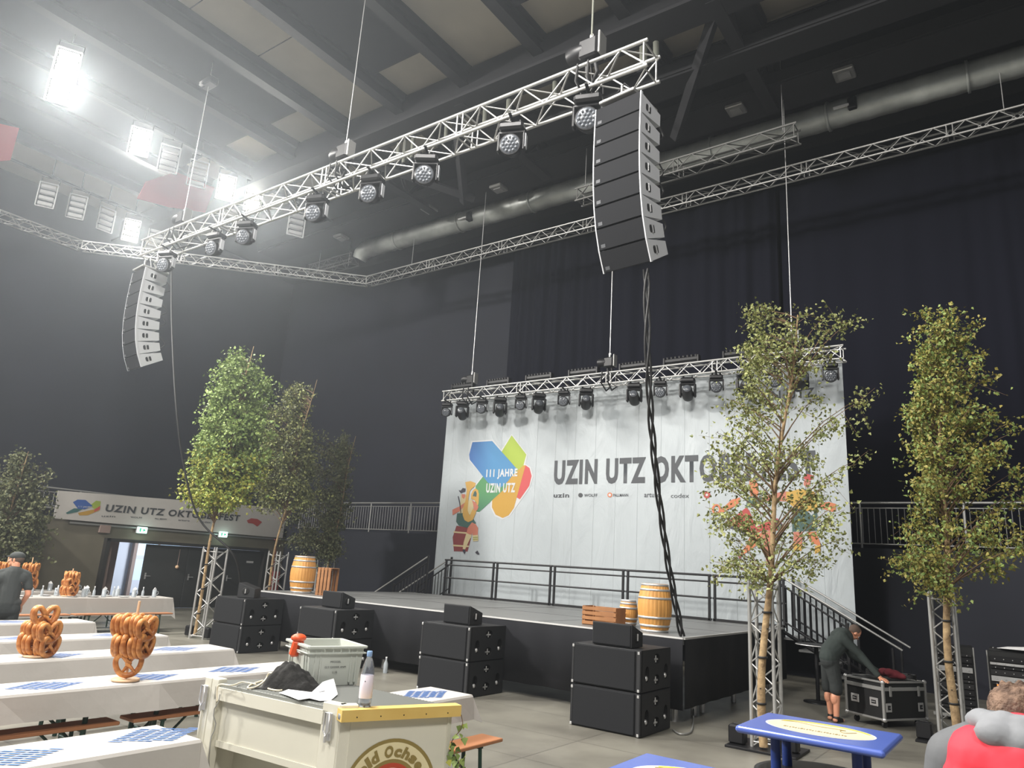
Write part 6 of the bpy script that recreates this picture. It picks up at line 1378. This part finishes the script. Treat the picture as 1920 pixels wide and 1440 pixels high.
# ---- person bending over the flight case
foot = on_z(1566, 1352, 0); O = Vector((foot.x, foot.y, 0)); view = Vector((O.x, O.y, 0)).normalized(); rt = Vector((view.y, -view.x, 0))
def W2(r, f, z): return O + rt*r + view*f + Vector((0, 0, z))
t = thing('person', 'person in dark hooded sweatshirt and dark shorts bending over the flight case', 'person', O)
m_ = MB().use('skin'); hf = (rt*.55+view*.35+Vector((0, 0, -.75)))
hc = W2(.34, .16, 1.33); P, R = head(m_, hc, hf, (rt*.65+view*.15+Vector((0, 0, .7))))
limb(m_, [hc+Vector((0, 0, -.03))-rt*.03, W2(.19, .1, 1.27)], [.055, .06])
limb(m_, [W2(.17, .08, 1.24), W2(.06, .02, 1.12), W2(-.05, -.04, .95)], [.12, .13, .13])
for s_ in (-1, 1): m_.ball(W2(.15, .08+s_*.12, 1.22), .095); m_.ball(W2(-.05, -.03+s_*.07, .92), .11)
wr = CO+Rz @ Vector((-.07, .04, hc1+.055))
limb(m_, [W2(.20, -.08, 1.22), W2(.40, -.06, 1.02), wr], [.05, .043, .03]); hand(m_, wr, (N_-L_).normalized()*.8+Vector((0, 0, -.15))+view*-.2, (0, 0, -1), 1.05, .35, 1)
wl = CO+Rz @ Vector((-.42, .5, hc1+.06)); limb(m_, [W2(.16, .22, 1.22), W2(.28, .34, .98), wl], [.05, .043, .03]); hand(m_, wl, rt+view*.3, (0, 0, -1), 1., .5, 1)
limb(m_, [W2(-.02, -.09, .93), W2(.04, -.1, .50), W2(.02, -.12, .09)], [.088, .058, .042]); limb(m_, [W2(-.06, .08, .93), W2(-.08, .1, .5), W2(-.06, .06, .09)], [.088, .058, .042])
m_.ball(W2(.005, -.115, .34), (.062, .062, .1)); m_.ball(W2(-.085, .075, .34), (.062, .062, .1))
footL(m_, W2(.02, -.12, .09), view+rt*.6); footL(m_, W2(-.06, .06, .09), view+rt*.3)
bo = join_remesh(m_, 'body', t, 'skin', .0062, O, 3); eyes(P, R, bo, O)
m_ = MB(); limb(m_, [W2(.19, .09, 1.25), W2(.08, .03, 1.14), W2(-.02, -.02, 1.02), W2(-.05, -.04, .93)], [.14, .16, .155, .15])
for s_ in (-1, 1): m_.ball(W2(.15, .08+s_*.12, 1.23), .12); m_.ball(W2(-.05, -.04+s_*.06, .94), .135)
limb(m_, [W2(.19, -.08, 1.22), W2(.40, -.06, 1.02), wr.lerp(W2(.40, -.06, 1.02), .12)], [.078, .062, .045]); limb(m_, [W2(.16, .22, 1.22), W2(.28, .34, .98), wl.lerp(W2(.28, .34, .98), .12)], [.078, .062, .045])
m_.ball(W2(.16, .07, 1.33), (.13, .12, .07)); m_.ball(W2(.08, .05, 1.28), (.1, .12, .07))
join_remesh(m_, 'hooded_sweatshirt', t, 'hood', .012, O, 3)
m_ = MB(); 
for s_ in (-1, 1): m_.ball(W2(-.05, -.04+s_*.06, .88), (.135, .13, .13))
limb(m_, [W2(-.02, -.09, .88), W2(.035, -.1, .56), W2(.035, -.10, .47)], [.12, .095, .098]); limb(m_, [W2(-.06, .08, .88), W2(-.08, .1, .56), W2(-.08, .10, .47)], [.12, .095, .098])
join_remesh(m_, 'shorts', t, 'shorts', .012, O, 2)
m_ = MB(); footL(m_, W2(.02, -.12, .09), view+rt*.6, 1.15); footL(m_, W2(-.06, .06, .09), view+rt*.3, 1.15); join_remesh(m_, 'shoes', t, 'shoe', .01, O, 2)
a = mb('shair'); a.ball(P(0, -.022, .032)-O, (.0805, .094, .088), 20, 14, R); a.build('hair', t)
# ---- person close by at the lower right, back to the camera, red and grey jacket
D3 = 2.75; c3 = at(1912, 1345, D3); O = Vector((c3.x, c3.y, 0)); view = Vector((O.x, O.y, 0)).normalized(); rt = Vector((view.y, -view.x, 0)); hz = c3.z
def W3(r, f, z): return O + rt*r + view*f + Vector((0, 0, z))
t = thing('person', 'person in red jacket with grey sleeves and grey hood at lower right, seen from behind', 'person', O)
m_ = MB().use('skin'); ht = at(1900, 1291, D3+.08).z; hc = W3(0, .10, ht-.115); P, R = head(m_, hc, view+rt*.1+Vector((0, 0, -.55)), (0, 0, 1)); sh = ht-.155
limb(m_, [hc-Vector((0, 0, .04)), W3(0, -.0, sh+.0)], [.058, .065]); limb(m_, [W3(0, 0, sh-.06), W3(0, 0, sh-.3), W3(0, 0, sh-.5)], [.13, .14, .14])
for s_ in (-1, 1):
    m_.ball(W3(s_*.11, 0, sh-.08), .11); m_.ball(W3(s_*.07, 0, sh-.52), .11); limb(m_, [W3(s_*.175, 0, sh-.06), W3(s_*.235, .02, sh-.33), W3(s_*.2, .22, sh-.42)], [.055, .045, .031]); hand(m_, W3(s_*.2, .22, sh-.42), view*.8-rt*s_*.4, Vector((0, 0, -1)), 1., .6, -s_)
    limb(m_, [W3(s_*.09, 0, sh-.5), W3(s_*.11, .02, .48), W3(s_*.12, 0, .09)], [.09, .058, .042]); footL(m_, W3(s_*.12, 0, .09), view)
bo = join_remesh(m_, 'body', t, 'skin', .0062, O, 3); eyes(P, R, bo, O)
m_ = MB(); limb(m_, [W3(-.1, -.035, sh-.045), W3(.1, -.035, sh-.045)], [.1, .1]); limb(m_, [W3(0, -.01, sh-.05), W3(0, -.01, sh-.3), W3(0, 0, sh-.56)], [.15, .165, .165])
for s_ in (-1, 1): m_.ball(W3(s_*.1, -.02, sh-.12), (.125, .12, .14)); m_.ball(W3(s_*.09, 0, sh-.35), (.12, .13, .2)); m_.ball(W3(s_*.08, 0, sh-.56), (.13, .14, .1))
join_remesh(m_, 'red_jacket_body', t, 'red', .011, O, 4)
m_ = MB()
for s_ in (-1, 1): m_.tube(W3(s_*.05, -.0, sh+.03), W3(s_*.165, 0, sh-.04), .062, .072, n=16); limb(m_, [W3(s_*.175, 0, sh-.055), W3(s_*.235, .02, sh-.33), W3(s_*.20, .2, sh-.42)], [.078, .062, .045])
m_.tube(W3(-.1, -.0, sh+.02), W3(.1, -.0, sh+.02), .075, n=16)
join_remesh(m_, 'grey_sleeves', t, 'gsleeve', .011, O, 3)
m_ = MB(); N = 16
for k in range(N): 
    u = 2*math.pi*k/N; m_.ball(W3(.10*math.cos(u), .0+.075*math.sin(u), sh+.06-.012*math.sin(u)), (.042, .038, .030+.006*(k % 2)))
for x, z, r in ((0, .03, .055), (-.06, .045, .045), (.06, .045, .045), (0, -.005, .045)): m_.ball(W3(x, -.10, sh+z), (r*1.25, .04, r*.9))
join_remesh(m_, 'hood', t, 'ghood', .009, O, 2)
m_ = MB(); 
for s_ in (-1, 1): m_.ball(W3(s_*.075, -.01, sh-.6), .13); limb(m_, [W3(s_*.09, 0, sh-.6), W3(s_*.11, .02, .48), W3(s_*.12, 0, .1)], [.115, .08, .065])
join_remesh(m_, 'trousers', t, 'shorts', .014, O, 2)
m_ = MB()
for s_ in (-1, 1): footL(m_, W3(s_*.12, 0, .09), view, 1.12)
join_remesh(m_, 'shoes', t, 'shoe', .01, O, 2)
m_ = MB(); rh = random.Random(1); m_.ball(P(0, -.022, .03), (.083, .098, .092), 20, 14, R)
for k in range(60):
    u = rh.uniform(0, 6.28); v = rh.uniform(-.3, 1); q = P(.074*math.cos(u)*math.sqrt(max(0, 1-v*v*.8)), -.022+.09*math.sin(u)*math.sqrt(max(0, 1-v*v*.8))*(1 if math.sin(u) < 0 else .75), .03+.085*v); m_.ball(q, (.012, .012, .02), 8, 6)
join_remesh(m_, 'hair', t, 'hair', .006, O, 1)
# ================================================================== haze volume added in place of the lamps' veiling glare
hm = bpy.data.materials.new('glare_haze'); hm.use_nodes = True; nt = hm.node_tree; nt.nodes.remove(nt.nodes['Principled BSDF'])
vs_ = nt.nodes.new('ShaderNodeVolumeScatter'); vs_.inputs['Color'].default_value = (.85, .92, 1, 1); vs_.inputs['Density'].default_value = .0034; vs_.inputs['Anisotropy'].default_value = .72
nt.links.new(vs_.outputs[0], nt.nodes['Material Output'].inputs['Volume']); M['haze'] = hm
a = mb('haze'); a.box((-10.5, 6, 7.9), (42, 34, 16.6)); o_ = a.build('glare_haze'); tag(o_, 'added haze volume standing in for the glare round the upper left floodlights', 'haze', kind='stuff')
